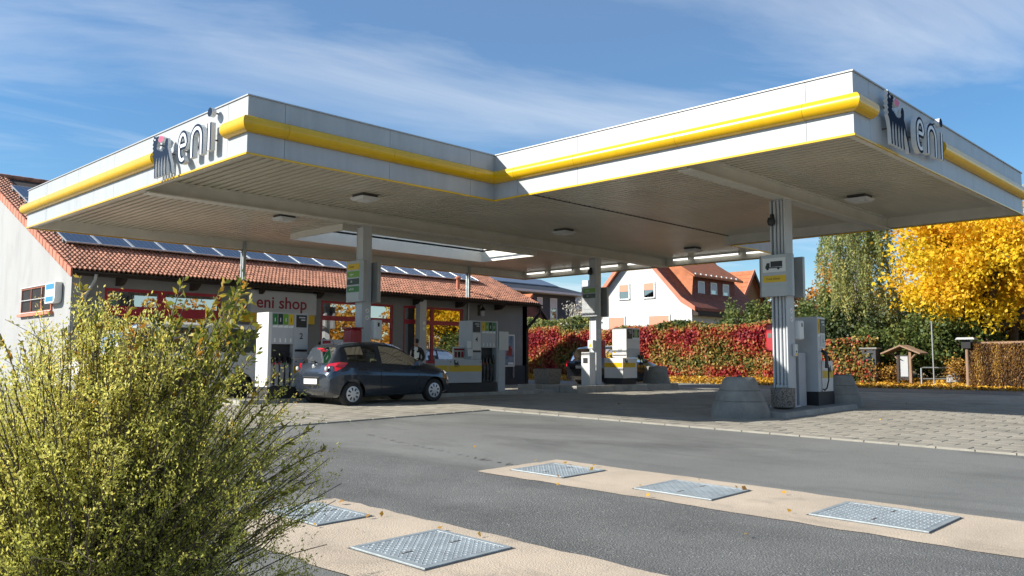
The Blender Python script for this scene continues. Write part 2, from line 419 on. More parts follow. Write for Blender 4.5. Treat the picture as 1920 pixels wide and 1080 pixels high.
# checker-plate shaft covers
def cover(u0, v0, u1, v1, label):
    uc, vc = (u0+u1)/2, (v0+v1)/2
    ang = math.atan(SL*DH[0]); ang2 = math.atan(SL*DH[1])
    t = thing('shaft_cover', label, 'shaft cover', (uc, vc, g(uc, vc)+0.010), 0, 'shaft covers in the concrete strips')
    t.rotation_euler = (ang2, -ang, 0)
    hu, hv = (u1-u0)/2, (v1-v0)/2
    f = MB()
    for a in ((-hu, -hv, hu, -hv+.045), (-hu, hv-.045, hu, hv), (-hu, -hv+.045, -hu+.045, hv-.045), (hu-.045, -hv+.045, hu, hv-.045)):
        f.box(a[0], a[1], -.004, a[2], a[3], .0115)
    f.build('frame', STEEL, t, bevel=.0015)
    gp = MB(); gp.box(-hu-.018, -hv-.018, -.006, hu+.018, hv+.018, .001); gp.build('rim', STEEL_D, t)
    p = MB(); p.box(-hu+.05, -hv+.05, -.003, hu-.05, hv-.05, .010)
    p.build('plate', STEEL, t)
    tr = MB(); k = 0; st = .043
    nu, nv = int((2*hu-.14)/st), int((2*hv-.14)/st)
    for i in range(nu+1):
        for j in range(nv+1):
            x = -hu+.07+i*(2*hu-.14)/nu; y = -hv+.07+j*(2*hv-.14)/nv
            a = R(45) if (i+j) % 2 else R(-45); c, s = math.cos(a), math.sin(a)
            L_, W_ = .019, .0065
            P = [(L_, 0), (0, W_), (-L_, 0), (0, -W_)]
            Q = [(x+px*c-py*s, y+px*s+py*c) for px, py in P]
            b = len(tr.v); tr.v += [(q[0], q[1], .010) for q in Q]+[(x, y, .0165)]
            for e in range(4): tr.f.append([b+e, b+(e+1) % 4, b+4]); tr.m.append(0)
    tag(tr.build('tread_pattern', STEEL, t), kind='stuff')
    for sx in (-1, 1):
        h = MB(); h.box(sx*hu*.55-.05, -.012, .010, sx*hu*.55+.05, .012, .0125); h.build('lifting_slot', STEEL_D, t)
cover(7.08, 6.10, 7.82, 6.90, 'square grey checker plate shaft cover at the far corner end of the far concrete strip')
cover(7.08, 4.27, 7.82, 5.16, 'checker plate shaft cover in the middle of the far concrete strip')
cover(7.10, 2.35, 7.90, 3.33, 'large checker plate shaft cover at the right end of the far concrete strip')
cover(3.86, 5.94, 4.40, 6.76, 'checker plate shaft cover in the near concrete strip, half hidden by the bush')
cover(3.63, 4.32, 4.45, 5.15, 'largest checker plate shaft cover, right of the bush on the near concrete strip')

# ------------------------------------------------ paved forecourt (L shaped under the canopy)
BU, BV = 0.33, 0.54
U0, V0, U1, V1, UL = 12.92, -6.0, 29.0, 24.6, 3.0
VL = 13.22
slots = []
i = 0; u = U0
while u < U1-.01:
    v = V0 - (BV/2 if i % 2 else 0)
    while v < V1:
        a, b = max(v, V0), min(v+BV, V1)
        if b-a > .1: slots.append((u, a, u+BU, b))
        v += BV
    i += 1; u += BU
i = 1; u = U0-BU
while u > UL:
    v = VL - (BV/2 if i % 2 else 0)
    while v < V1:
        a, b = max(v, VL), min(v+BV, V1)
        if b-a > .1: slots.append((u, a, u+BU, b))
        v += BV
    i += 1; u -= BU
def islands_hit(s):
    for (a, b, c, d) in ((9.55, 17.92, 20.3, 18.95), (20.75, 17.3, 26.4, 18.75), (15.6, 7.72, 18.9, 8.98)):
        if s[0] > a and s[2] < c and s[1] > b and s[3] < d: return True
    return False
slots = [s for s in slots if not islands_hit(s)]
base = MB()
for (a0, b0, a1, b1) in ((U0, V0, U1, V1), (UL, VL, U0, V1)):
    na, nb = int((a1-a0)/.8)+1, int((b1-b0)/.8)+1
    for i in range(na):
        for j in range(nb):
            x0, x1, y0, y1 = a0+(a1-a0)*i/na, a0+(a1-a0)*(i+1)/na, b0+(b1-b0)*j/nb, b0+(b1-b0)*(j+1)/nb
            base.face([(x, y, g(x, y)+.004) for x, y in ((x0, y0), (x1, y0), (x1, y1), (x0, y1))])
forecourt = tag(base.build('forecourt_paving', JOINT), kind='structure')
def block_geo(mb, u0, v0, u1, v1, h=0.022, du=0, dv=0, z0=None):
    q = .0075; c = .008
    P = lambda x, y, z: (x-du, y-dv, (g(x, y)+z) - (0 if z0 is None else z0))
    lo = [P(u0+q, v0+q, 0), P(u1-q, v0+q, 0), P(u1-q, v1-q, 0), P(u0+q, v1-q, 0)]
    mi = [P(u0+q, v0+q, h-.006), P(u1-q, v0+q, h-.006), P(u1-q, v1-q, h-.006), P(u0+q, v1-q, h-.006)]
    hi = [P(u0+q+c, v0+q+c, h), P(u1-q-c, v0+q+c, h), P(u1-q-c, v1-q-c, h), P(u0+q+c, v1-q-c, h)]
    for A, B in ((lo, mi), (mi, hi)):
        for k in range(4): mb.face([A[k], A[(k+1) % 4], B[(k+1) % 4], B[k]])
    mb.face(hi)
def vis(s):
    x, y = (s[0]+s[2])/2, (s[1]+s[3])/2
    d = x*DH[0]+y*DH[1]; l = x*_r[0]+y*_r[1]
    if abs(l/d) > .62: return 1e9
    px = 960+FPX*l/d
    if px < 480: return 1e9
    return d
slots.sort(key=vis)
cache = {}
for s in slots[:300]:
    key = round(s[3]-s[1], 3)
    if key not in cache:
        mb = MB(); L_ = s[3]-s[1]; x0, y0 = s[0], s[1]
        block_geo(mb, x0, y0, x0+BU, y0+L_, du=x0, dv=y0, z0=g(x0, y0)); cache[key] = mb.mesh('paving_block', PAVE)
    o = link('paving_block', cache[key], forecourt, (s[0], s[1], g(s[0], s[1])+random.uniform(-.002, .002)))
mb = MB()
for s in slots[300:]:
    block_geo(mb, *s, h=.022+random.uniform(-.002, .002))
tag(mb.build('paving_blocks', PAVE, forecourt), kind='stuff')
mb = MB()
n = int((VL-V0)/.5)
for k in range(n):
    block_geo(mb, U0-.085, V0+k*(VL-V0)/n, U0-.005, V0+(k+1)*(VL-V0)/n, h=.025)
n = int((U0-UL)/.5)
for k in range(n):
    block_geo(mb, UL+k*(U0-.12-UL)/n, VL-.11, UL+(k+1)*(U0-.12-UL)/n, VL-.005, h=.025)
tag(mb.build('edging_stones', EDGE, forecourt), kind='stuff')

# ------------------------------------------------ pump islands with kerb stones
def island(u0, v0, u1, v1, h=0.12):
    b = MB()
    P = lambda x, y, z: (x, y, g(x, y)+z)
    w_ = .14
    n_ = int((u1-u0)/.7)+1
    for k in range(n_):
        a, c = u0+w_+(u1-u0-2*w_)*k/n_, u0+w_+(u1-u0-2*w_)*(k+1)/n_
        b.face([P(a, v0+w_, h-.012), P(c, v0+w_, h-.012), P(c, v1-w_, h-.012), P(a, v1-w_, h-.012)])
    root = tag(b.build('pump_island', CONC), kind='structure')
    def stone(x0, y0, x1, y1, ax):
        m_ = MB()
        a = .035
        lo = [P(x0, y0, -.02), P(x1, y0, -.02), P(x1, y1, -.02), P(x0, y1, -.02)]
        q = .003
        if ax == 'v-': hi = [(x0+q, y0+a), (x1-q, y0+a), (x1-q, y1), (x0+q, y1)]
        elif ax == 'v+': hi = [(x0+q, y0), (x1-q, y0), (x1-q, y1-a), (x0+q, y1-a)]
        elif ax == 'u-': hi = [(x0+a, y0+q), (x1, y0+q), (x1, y1-q), (x0+a, y1-q)]
        else: hi = [(x0, y0+q), (x1-a, y0+q), (x1-a, y1-q), (x0, y1-q)]
        m_.hexa(lo+[P(x, y, h) for x, y in hi])
        m_.build('kerb_stone', KERB, root, bevel=.008)
    n = max(1, round((u1-u0)/.95))
    for k in range(n):
        a, c = u0+(u1-u0)*k/n+.003, u0+(u1-u0)*(k+1)/n-.003
        stone(a, v0, c, v0+w_, 'v-'); stone(a, v1-w_, c, v1, 'v+')
    n = max(1, round((v1-v0-2*w_)/.7))
    for k in range(n):
        a, c = v0+w_+(v1-v0-2*w_)*k/n+.003, v0+w_+(v1-v0-2*w_)*(k+1)/n-.003
        stone(u0, a, u0+w_, c, 'u-'); stone(u1-w_, a, u1, c, 'u+')
    return root
island(9.5, 17.87, 20.4, 19.0)
island(20.7, 17.25, 26.5, 18.8, .24)
island(15.55, 7.67, 19.0, 9.05)

# ================================================================== canopy
CU, CV = 13.09, 5.22
BVv = 13.31; AU = 7.06; DV = 25.40; EU = 23.21; GV = 13.12; FU = 26.87
ZB, ZT = 5.09, 6.107
ZS = 5.36                                       # corrugated soffit
canopy = thing('station_canopy', 'large L-shaped white petrol station canopy with yellow bullnose band and grey columns', 'canopy', (0, 0, 0))
plan = [(CU, CV), (EU, CV), (EU, GV), (FU, GV), (FU, DV), (AU, DV), (AU, BVv), (CU, BVv)]   # CCW
def profile_sweep(mb, prof, p0, p1, nrm, m0, m1, mi=0, cap=True):
    """prof: list of (outward, z); m0/m1: +1 convex mitre, -1 concave mitre, 0 square"""
    p0 = np.array(p0, float); p1 = np.array(p1, float); t = (p1-p0)/np.linalg.norm(p1-p0); nrm = np.array(nrm, float)
    A = []; B = []
    for (o_, z) in prof:
        a = p0 + nrm*o_ - t*o_*m0; b_ = p1 + nrm*o_ + t*o_*m1
        A.append((a[0], a[1], z)); B.append((b_[0], b_[1], z))
    n = len(prof); b = len(mb.v); mb.v += [tuple(map(float, q)) for q in A+B]
    for i in range(n):
        j = (i+1) % n
        mb.f.append([b+i, b+j, b+n+j, b+n+i]); mb.m.append(mi)
    if cap:
        mb.f.append([b+i for i in range(n)]); mb.m.append(mi); mb.f.append([b+n+i for i in range(n)][::-1]); mb.m.append(mi)
bull = [(.012, 5.455)]+[(.012+.155*math.sin(math.pi*k/10), 5.60-.145*math.cos(math.pi*k/10)) for k in range(1, 10)]+[(.012, 5.745)]
trim = [(-.01, 5.065), (.022, 5.065), (.022, 5.10), (-.01, 5.10)]
capp = [(-.10, 6.108), (.022, 6.108), (.022, 6.13), (-.10, 6.13)]
sides = [ # p0, p1, normal, (mitre0, mitre1), joints along (distance), gaps
    ((CU, BVv), (CU, CV), (-1, 0), (-1, 1), [.73, 2.43, 4.86, 7.31], []),
    ((AU, BVv), (CU, BVv), (0, -1), (1, -1), [.73, 3.09, 5.29], []),
    ((AU, DV), (AU, BVv), (-1, 0), (1, 1), [1.56, 3.81, 6.10, 8.42, 11.37], [(8.42, 11.19)]),
    ((CU, CV), (EU, CV), (0, -1), (1, 1), [.66, 3.95, 6.15, 8.61], [(.92, 3.92)]),
    ((EU, CV), (EU, GV), (1, 0), (1, -1), [2.4, 5.0], []),
    ((EU, GV), (FU, GV), (0, -1), (-1, 1), [1.8], []),
    ((FU, GV), (FU, DV), (1, 0), (1, 1), [3, 6, 9], []),
    ((FU, DV), (AU, DV), (0, 1), (1, 1), [3, 6, 9, 12, 15, 18], []),
]
for si, (p0, p1, nr, (m0, m1), js, gaps) in enumerate(sides):
    p0a, p1a = np.array(p0, float), np.array(p1, float); Ln = np.linalg.norm(p1a-p0a); t = (p1a-p0a)/Ln
    cuts = [0]+js+[Ln]
    for k in range(len(cuts)-1):
        a, b_ = cuts[k]+(.004 if k else 0), cuts[k+1]-(.004 if k < len(cuts)-2 else 0)
        e0 = m0 if k == 0 else 0; e1 = m1 if k == len(cuts)-2 else 0
        for z0, z1 in ((5.095, 5.597), (5.603, 6.107)):
            q = MB(); profile_sweep(q, [(-.05, z0), (0, z0), (0, z1), (-.05, z1)], p0a+t*a, p0a+t*b_, nr, e0, e1); q.build('fascia_panel', FASCIA, canopy)
    bc = sorted(set([0, Ln]+[x for x in js]+[x for gp_ in gaps for x in gp_]))
    if si < 4:
        for k in range(len(bc)-1):
            a, b_ = bc[k], bc[k+1]
            if any(a >= g0-.01 and b_ <= g1+.01 for g0, g1 in gaps): continue
            if b_-a < .3 and a > 0 and b_ < Ln: continue
            q = MB(); profile_sweep(q, bull, p0a+t*(a+(.003 if k else 0)), p0a+t*(b_-.003 if b_ < Ln else b_), nr, m0 if a == 0 else 0, m1 if b_ == Ln else 0)
            q.build('bullnose', YELLOW, canopy, smooth=35)
    q = MB(); profile_sweep(q, trim, p0, p1, nr, m0, m1); q.build('edge_trim', YELLOW, canopy)
    q = MB(); profile_sweep(q, capp, p0, p1, nr, m0, m1); q.build('cap_flashing', CAP, canopy)
    q = MB(); profile_sweep(q, [(-.16, 5.10), (-.055, 5.10), (-.055, 5.50), (-.16, 5.50)], p0, p1, nr, m0, m1); q.build('edge_channel', BEAM, canopy)
# roof deck with skylight opening
HU0, HU1, HV0, HV1 = 13.6, 21.6, 19.95, 22.6
q = MB()
for (a, b_, c, d) in ((AU+.06, BVv+.06, CU+.06, DV-.06), (CU+.06, CV+.06, EU-.06, HV0), (CU+.06, HV1, EU-.06, DV-.06), (CU+.06, HV0, HU0, HV1), (HU1, HV0, EU-.06, HV1), (EU-.06, GV+.06, FU-.06, DV-.06)):
    q.box(a, b_, 5.56, c, d, 5.62)
q.build('roof_deck', CAP, canopy)
# corrugated soffit sheets, ribs along y
q = MB(); pitch = .19
def ribs(u0, u1, spans):
    n = round((u1-u0)/pitch)
    for k in range(n):
        x = u0+(u1-u0)*k/n; w_ = (u1-u0)/n
        xs = [x, x+w_*.64, x+w_*.67, x+w_*.96, x+w_]; zs = [ZS, ZS, ZS+.14, ZS+.14, ZS]
        for (a, b_) in spans:
            for e in range(4):
                q.face([(xs[e], a, zs[e]), (xs[e+1], a, zs[e+1]), (xs[e+1], b_, zs[e+1]), (xs[e], b_, zs[e])])
ribs(AU+.06, CU, [(BVv+.06, DV-.1)])
ribs(CU, HU0, [(CV+.06, GV), (GV+.05, DV-.1)])
ribs(HU0, HU1, [(CV+.06, GV), (GV+.05, HV0), (HV1, DV-.1)])
ribs(HU1, EU-.06, [(CV+.06, GV), (GV+.05, DV-.1)])
ribs(EU-.06, FU-.06, [(GV+.06, DV-.1)])
q.build('soffit_sheet', SOFFIT, canopy)
q = MB(); q.box(CU+.1, GV+.0, ZS-.012, EU-.1, GV+.05, ZS+.06); q.build('soffit_joint', STEEL_D, canopy)
# beams with flanges
def beam(u0, u1, vc):
    b = MB(); b.box(u0, vc-.06, 5.06, u1, vc+.06, 5.40); b.box(u0, vc-.15, 5.035, u1, vc+.15, 5.065); b.box(u0, vc-.15, ZS-.03, u1, vc+.15, ZS-.003)
    b.build('beam', BEAM, canopy)
beam(AU+.17, FU-.17, 17.95); beam(CU+.17, EU-.17, 8.45)
# skylight curb
for (a, b_, c, d) in ((HU0, HV0-.06, HU1, HV0), (HU0, HV1, HU1, HV1+.06), (HU0-.06, HV0-.06, HU0, HV1+.06), (HU1, HV0-.06, HU1+.06, HV1+.06)):
    q = MB(); q.box(a, b_, 5.18, c, d, 5.72); q.build('skylight_panel', PANEL_W, canopy)
q = MB()
for k in range(7):
    x = HU0+(HU1-HU0)*(k+.5)/7; q.box(x-.025, HV0, 5.68, x+.025, HV1, 5.72)
q.build('skylight_bar', BEAM, canopy)
# columns
def h_column(uc, vc, w_, pipes, zb):
    b = MB(); h = w_/2
    b.box(uc-h, vc-h, zb, uc+h, vc-h+.03, 5.04); b.box(uc-h, vc+h-.03, zb, uc+h, vc+h, 5.04); b.box(uc-.09, vc-h+.03, zb, uc-.03, vc+h-.03, 5.04)
    b.box(uc-h-.06, vc-h-.06, zb-.02, uc+h+.06, vc+h+.06, zb+.02)
    c = b.build('column', COLUMN, canopy, bevel=.004)
    if pipes:
        for k in range(3):
            y = vc+.085-k*.085
            p = MB(); p.tube([(uc-h+.055, y, zb+.45), (uc-h+.055, y, 5.0)], .031, 10)
            for z in (zb+.5, zb+1.9, 3.9): p.tube([(uc-h+.055, y, z), (uc-h+.055, y, z+.05)], .037, 10)
            p.build('drain_pipe', COLUMN, c, smooth=40)
        p = MB()
        for k in range(3):
            y = vc+.085-k*.085; p.box(uc-h+.02, y-.045, zb+.36, uc-h+.09, y+.045, zb+.46)
        p.build('pipe_clamp', STEEL, c)
    else:
        p = MB(); p.box(uc-h+.012, vc-h+.03, zb+.02, uc-h+.03, vc+h-.03, 5.0); p.build('cover_plate', COLUMN, c)
    return c
C1, C2, C3 = (13.12, 18.25), (22.72, 18.12), (17.2, 8.52)
h_column(*C1, .29, False, g(*C1)+.12)
h_column(*C2, .29, False, g(*C2)+.24)
h_column(*C3, .35, True, g(*C3)+.12)
# two thin props standing on the shop roof
for x in (13.40, 23.37):
    q = MB(); q.box(x-.05, 25.18, 4.1, x+.05, 25.24, 5.35); q.box(x-.05, 25.30, 4.1, x+.05, 25.36, 5.35); q.box(x-.02, 25.24, 4.1, x+.02, 25.30, 5.35)
    q.build('roof_prop', STEEL, canopy)

# ------------------------------------------------ canopy lights
LP = [(11.5, 16.0, 'beneath the left wing, nearest the inner canopy corner'), (11.7, 19.9, 'beneath the left wing beyond the long beam, near the shop'),
      (18.6, 16.0, 'in the middle of the canopy between the front column and the skylight'), (24.6, 15.4, 'at the far end of the canopy above the tube lights'), (19.5, 7.7, 'beneath the right wing close to the truck pump column')]
for (x, y, s_) in LP:
    t = thing('ceiling_light', 'square lamp '+s_, 'ceiling light', (x, y, ZS), 0, 'square lamps on the canopy soffit')
    b = MB(); b.box(-.21, -.21, -.05, .21, .21, .0); b.build('mounting_box', STEEL_D, t)
    b = MB(); b.hexa([(-.20, -.20, -.145), (.20, -.20, -.145), (.20, .20, -.145), (-.20, .20, -.145), (-.27, -.27, -.075), (.27, -.27, -.075), (.27, .27, -.075), (-.27, .27, -.075)]); b.build('housing', PUMP_W, t, bevel=.01)
    b = MB(); b.box(-.15, -.15, -.155, .15, .15, -.146); b.build('lens', WHITE, t)
TUBE = mat('tube_lamp', (1.0, 0.98, 0.93), 0.4, emis=0.85)
for k, (v0, v1, s_) in enumerate(((13.35, 14.5, 'farthest right, beside the truck column'), (14.75, 16.6, 'longest, right of the beam end'), (16.8, 17.5, 'short, just right of the beam end'), (18.3, 19.6, 'right behind the middle column'), (20.0, 22.0, 'left of the middle column'), (22.4, 23.6, 'second from the left'), (23.9, 25.0, 'farthest left, next to the canopy corner'))):
    t = thing('tube_light', 'bright fluorescent tube along the far canopy edge, '+s_, 'tube light', (FU-.28, (v0+v1)/2, 5.30), 0, 'fluorescent tubes along the far canopy edge')
    h = (v1-v0)/2
    b = MB(); b.box(-.05, -h, .0, .05, h, .06); b.build('batten', WHITE, t)
    b = MB(); b.tube([(0, -h+.03, -.03), (0, h-.03, -.03)], .028, 10); b.build('tube', TUBE, t, smooth=40)
    b = MB(); b.box(-.03, -h, -.06, .03, -h+.03, 0); b.box(-.03, h-.03, -.06, .03, h, 0); b.build('lamp_holder', WHITE, t)

# ------------------------------------------------ illuminated logo signs
DOG = [(.10, .93), (.155, .90), (.20, .86), (.31, .875), (.345, .84), (.30, .80), (.335, .775), (.27, .755), (.30, .72), (.255, .70), (.285, .665), (.245, .64), (.30, .60), (.34, .615), (.355, .575), (.39, .59), (.405, .55), (.44, .565), (.46, .53), (.50, .555), (.525, .53), (.56, .56), (.60, .56), (.63, .60),
       (.62, .68), (.66, .745), (.715, .765), (.76, .72), (.765, .63), (.755, .56), (.80, .48), (.85, .36), (.92, .24), (.955, .11), (.985, .02), (.93, .015), (.91, .09), (.865, .2), (.80, .30), (.765, .42)]
for _c in (.70, .575, .45, .325, .205):
    DOG += [(_c+.028, .30), (_c+.026, .16), (_c+.045, .03), (_c-.012, .03), (_c-.020, .12), (_c-.024, .24), (_c-.052, .43)]
DOG = DOG[:-1]+[(.140, .40), (.115, .46), (.075, .50), (.115, .54), (.07, .58), (.11, .62), (.065, .66), (.105, .70), (.06, .74), (.10, .78), (.075, .83), (.115, .86)]
FLAME = [(.345, .775), (.37, .83), (.42, .865), (.47, .835), (.525, .835), (.585, .80), (.545, .785), (.53, .745), (.47, .715), (.42, .735), (.385, .73)]
def ccw(p):
    a = sum(p[i][0]*p[(i+1) % len(p)][1]-p[(i+1) % len(p)][0]*p[i][1] for i in range(len(p)))
    return p if a > 0 else p[::-1]
def ribbon(pts, w_):
    pts = np.array(pts, float); L_, R_ = [], []
    for i in range(len(pts)):
        t = pts[min(i+1, len(pts)-1)]-pts[max(i-1, 0)]; t = t/np.linalg.norm(t); n_ = np.array((-t[1], t[0]))
        L_.append(pts[i]+n_*w_/2); R_.append(pts[i]-n_*w_/2)
    return L_, R_
def add_ribbon(mb, pts, w_, fn, d0, d1, mf, ms):
    L_, R_ = ribbon(pts, w_); n = len(L_)
    for i in range(n-1):
        mb.face([fn(*R_[i], d1), fn(*R_[i+1], d1), fn(*L_[i+1], d1), fn(*L_[i], d1)], mf)
        mb.face([fn(*R_[i], d0), fn(*L_[i], d0), fn(*L_[i+1], d0), fn(*R_[i+1], d0)], ms)
        mb.face([fn(*R_[i], d0), fn(*R_[i+1], d0), fn(*R_[i+1], d1), fn(*R_[i], d1)], ms)
        mb.face([fn(*L_[i], d0), fn(*L_[i], d1), fn(*L_[i+1], d1), fn(*L_[i+1], d0)], ms)
    for i in (0, n-1): mb.face([fn(*R_[i], d0), fn(*R_[i], d1), fn(*L_[i], d1), fn(*L_[i], d0)], ms)
def arc(cx_, cz, rx, rz, a0, a1, n=12): return [(cx_+rx*math.cos(R(a0+(a1-a0)*k/n)), cz+rz*math.sin(R(a0+(a1-a0)*k/n))) for k in range(n+1)]
LET = {'letter_e': [(1.295, .47), (1.55, .47)]+arc(1.43, .49, .135, .20, 5, 180)+arc(1.43, .40, .135, .21, 180, 300),
       'letter_n': [(1.80, .17), (1.80, .50)]+arc(1.985, .50, .185, .20, 180, 0)+[(2.17, .17)],
       'letter_i': [(2.47, .19), (2.47, .70)]}
def logo_sign(label, origin, fn0, sx):
    t = thing('logo_sign', label, 'sign', origin, 0, 'dog emblem signs on the canopy fascia')
    fn = lambda a, b_, d: fn0(a*sx, b_, d)
    b = MB(); b.prism(ccw(DOG), fn, .09, .15, 0, 1); b.build('dog_emblem', [NAVY, LOGO_W], t)
    b = MB(); b.prism(ccw(FLAME), fn, .09, .155, 0, 1); b.build('flame', [PINK, LOGO_W], t)
    b = MB(); b.prism(ccw([(.155, .845), (.20, .83), (.19, .80), (.15, .815)]), fn, .15, .156, 0); b.build('eye', LOGO_W, t)
    for k, p in LET.items():
        b = MB(); add_ribbon(b, p, .155, fn, .08, .165, 0, 1); o = b.build(k, [NAVY, LOGO_W], t)
        b = MB(); add_ribbon(b, p, .062, fn, .1655, .170, 0, 0); b.build('inlay', LOGO_W, o)
    b = MB(); b.prism(arc(2.47, .90, .085, .085, 0, 342, 19), fn, .08, .165, 0, 1); b.build('letter_dot', [NAVY, LOGO_W], t)
    for a, z in ((.2, .3), (.75, .45), (.3, .7), (1.3, .4), (1.55, .47), (1.80, .4), (2.17, .4), (2.47, .4), (2.47, .9)):
        b = MB(); c0 = np.array(fn(a, z, -.01)); c1 = np.array(fn(a, z, .10)); b.tube([c0, c1], .015, 6); b.build('bracket', STEEL_D, t)
logo_sign('eni sign with six-legged dog on the sunlit left fascia above the shop', (AU, 16.98, 5.10), lambda a, z, d: (-d, -a, z), 1.04)
logo_sign('eni sign with six-legged dog on the shaded right fascia in front of the yellow tree', (14.05, CV, 5.10), lambda a, z, d: (a, -d, z), 1.10)

# ------------------------------------------------ sign boxes on the columns
def sign_box(label, c, w_, side, z0, z1, plates):
    """side -1: facing -x on the near face of the column, +1: on its far face"""
    uc, vc = c
    x = uc + side*(w_/2+.10)
    t = thing('price_sign', label, 'sign', (x, vc, z0), 0, 'price sign boxes on the canopy columns')
    h = z1-z0; hw = .375
    b = MB(); pr = [(-hw, -.07), (hw, -.07), (hw, .03), (hw-.07, .085), (-hw+.07, .085), (-hw, .03)]
    b.prism(ccw(pr), lambda a, d, z: (side*d, a, z), 0, h); b.build('sign_case', SILVER, t, bevel=.004)
    b = MB(); b.box(side*.086, -hw+.09, .03, side*.0885, hw-.09, h-.03); b.build('face_plate', SILVER, t)
    n = 5
    if plates == 'truck':
        b = MB(); b.box(side*.089, -hw+.11, h*.58, side*.096, hw-.11, h-.07); p = b.build('plate', PUMP_W, t)
        f = lambda a, z, d: (side*d, side*a if side > 0 else -a, z)
        zc_ = h*.74
        tk = MB()
        f2 = lambda a, z, d: (-d, -a, z)
        tk.prism([(-.08, zc_-.03), (.19, zc_-.03), (.19, zc_+.09), (-.08, zc_+.09)], f2, .097, .099)
        tk.prism([(-.20, zc_-.06), (.19, zc_-.06), (.19, zc_-.04), (-.10, zc_-.035), (-.10, zc_+.06), (-.165, zc_+.06), (-.19, zc_+.0), (-.20, zc_-.01)], f2, .097, .0985)
        tk.build('truck_symbol', TEXT_K, p)
        for xx in (-.15, .10):
            m_ = MB(); m_.prism(arc(xx, zc_-.065, .030, .030, 0, 337, 15), f2, .099, .1005); m_.build('wheel_symbol', TEXT_K, p)
        b = MB(); b.box(-.089, -hw+.11, h*.34, -.096, hw-.11, h*.50); y_ = b.build('plate', YELLOW_M, t)
        put_text('Truck Diesel', .062, TEXT_K, y_, (-.098, 0.03, h*.42), ROT_X, .001)
        b = MB(); b.box(-.089, -hw+.11, .07, -.096, hw-.11, h*.26); b.build('plate', SILVER, t, bevel=.003)
    elif plates:
        for k, (m_, tx) in enumerate(plates):
            z = h-.06-(k+1)*(h-.10)/n
            b = MB(); b.box(-.089, -hw+.11, z+.02, -.096, hw-.11, z+(h-.10)/n-.02); p = b.build('plate', m_, t)
            if tx: put_text(tx, .075, TEXT_W if m_ is not YELLOW_M else TEXT_K, p, (-.098, .06, z+(h-.10)/n/2), ROT_X, .001)
    return t
sign_box('grey sign box with black truck symbol and yellow plate on the front column', C3, .35, -1, 2.90, 3.80, 'truck')
sign_box('dark back of a grey sign box on the far side of the front column', C3, .35, 1, 2.90, 3.78, None)
sign_box('grey sign box with yellow, green and black fuel plates on the column by the hatchback', C1, .29, -1, 3.02, 4.10, [(YELLOW_M, 'Diesel'), (GREEN_L, 'Super'), (GREEN_K, 'E5'), (GREEN_D, 'ePLUS'), (SILVER, None)])
sign_box('grey sign box back on the far side of the column by the hatchback', C1, .29, 1, 3.02, 4.08, None)
sign_box('grey sign box with light green and dark green plates on the middle column', C2, .29, -1, 3.02, 4.06, [(GREEN_L, 'Super'), (GREEN_K, 'E5'), (SILVER, None), (SILVER, None), (SILVER, None)])
sign_box('dark sign box back on the far side of the middle column', C2, .29, 1, 3.02, 4.04, None)

# ================================================================== shop
SV, SU0, SU1 = 26.30, 8.56, 28.0
EZ = 4.02; SLP = .43; RV = 35.6
shop = thing('shop_building', 'long low grey and white petrol station shop with red clay tile roof and solar panels', 'shop', (0, 0, 0))
def rz(v): return EZ+.06+SLP*(v-25.72)         # top of roof deck at v
# walls: openings cut in the front wall
def wall_front(openings, v0, v1, z0, z1, u0, u1, m_):
    us = sorted(set([u0, u1]+[o[0] for o in openings]+[o[2] for o in openings])); b = MB()
    for a, c in zip(us[:-1], us[1:]):
        hs = sorted([(o[1], o[3]) for o in openings if o[0] <= a+1e-6 and o[2] >= c-1e-6])
        z = z0
        for lo, hi in hs:
            if lo > z: b.box(a, v0, z, c, v1, lo)
            z = hi
        if z < z1: b.box(a, v0, z, c, v1, z1)
    return b.build('front_wall', m_, shop)
OPEN = [(9.50, .9, 13.2, 3.66), (14.3, .5, 16.55, 3.05), (17.05, 1.0, 20.35, 3.68), (20.85, 1.40, 24.05, 3.68)]
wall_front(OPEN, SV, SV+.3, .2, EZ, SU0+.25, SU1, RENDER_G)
for a, c, e in ((24.3, SU1+.01, 1.30), (20.5, 24.05, 1.1), (16.6, 17.0, 1.1)):
    q = MB(); q.box(a, SV-.03, .2, c, SV, e); q.build('plinth', PLINTH, shop)
q = MB(); q.box(26.0, SV-.02, 1.32, 27.5, SV, 2.75); q.build('wall_panel', RENDER_G, shop)
# gable walls
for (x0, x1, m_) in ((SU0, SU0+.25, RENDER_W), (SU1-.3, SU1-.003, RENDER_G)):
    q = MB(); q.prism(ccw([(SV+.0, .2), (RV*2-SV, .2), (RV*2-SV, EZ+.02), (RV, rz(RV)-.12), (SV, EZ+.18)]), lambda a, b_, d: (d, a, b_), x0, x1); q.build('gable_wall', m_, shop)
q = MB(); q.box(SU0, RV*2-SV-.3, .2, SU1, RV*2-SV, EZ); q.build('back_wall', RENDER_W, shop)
# interior so that the panes have something behind them
q = MB(); q.box(SU0+.3, SV+5.0, .5, SU1-.3, SV+5.1, 3.9); q.box(SU0+.3, SV+.35, .5, SU1-.3, SV+5.0, .55); q.build('interior', INTERIOR, shop)
for k, (x, c_) in enumerate(((10.5, (.3, .25, .2)), (12.2, (.25, .3, .3)), (18.0, (.5, .35, .1)), (19.5, (.35, .1, .1)), (21.6, (.2, .3, .45)), (23.2, (.4, .35, .25)))):
    m_ = mat('goods_%d' % k, c_, .6, var=.8, vscale=9)
    q = MB()
    for z in (.6, 1.0, 1.4, 1.8): q.box(x-.6, SV+2.0, z, x+.6, SV+2.5, z+.32)
    q.build('shelf', m_, shop)
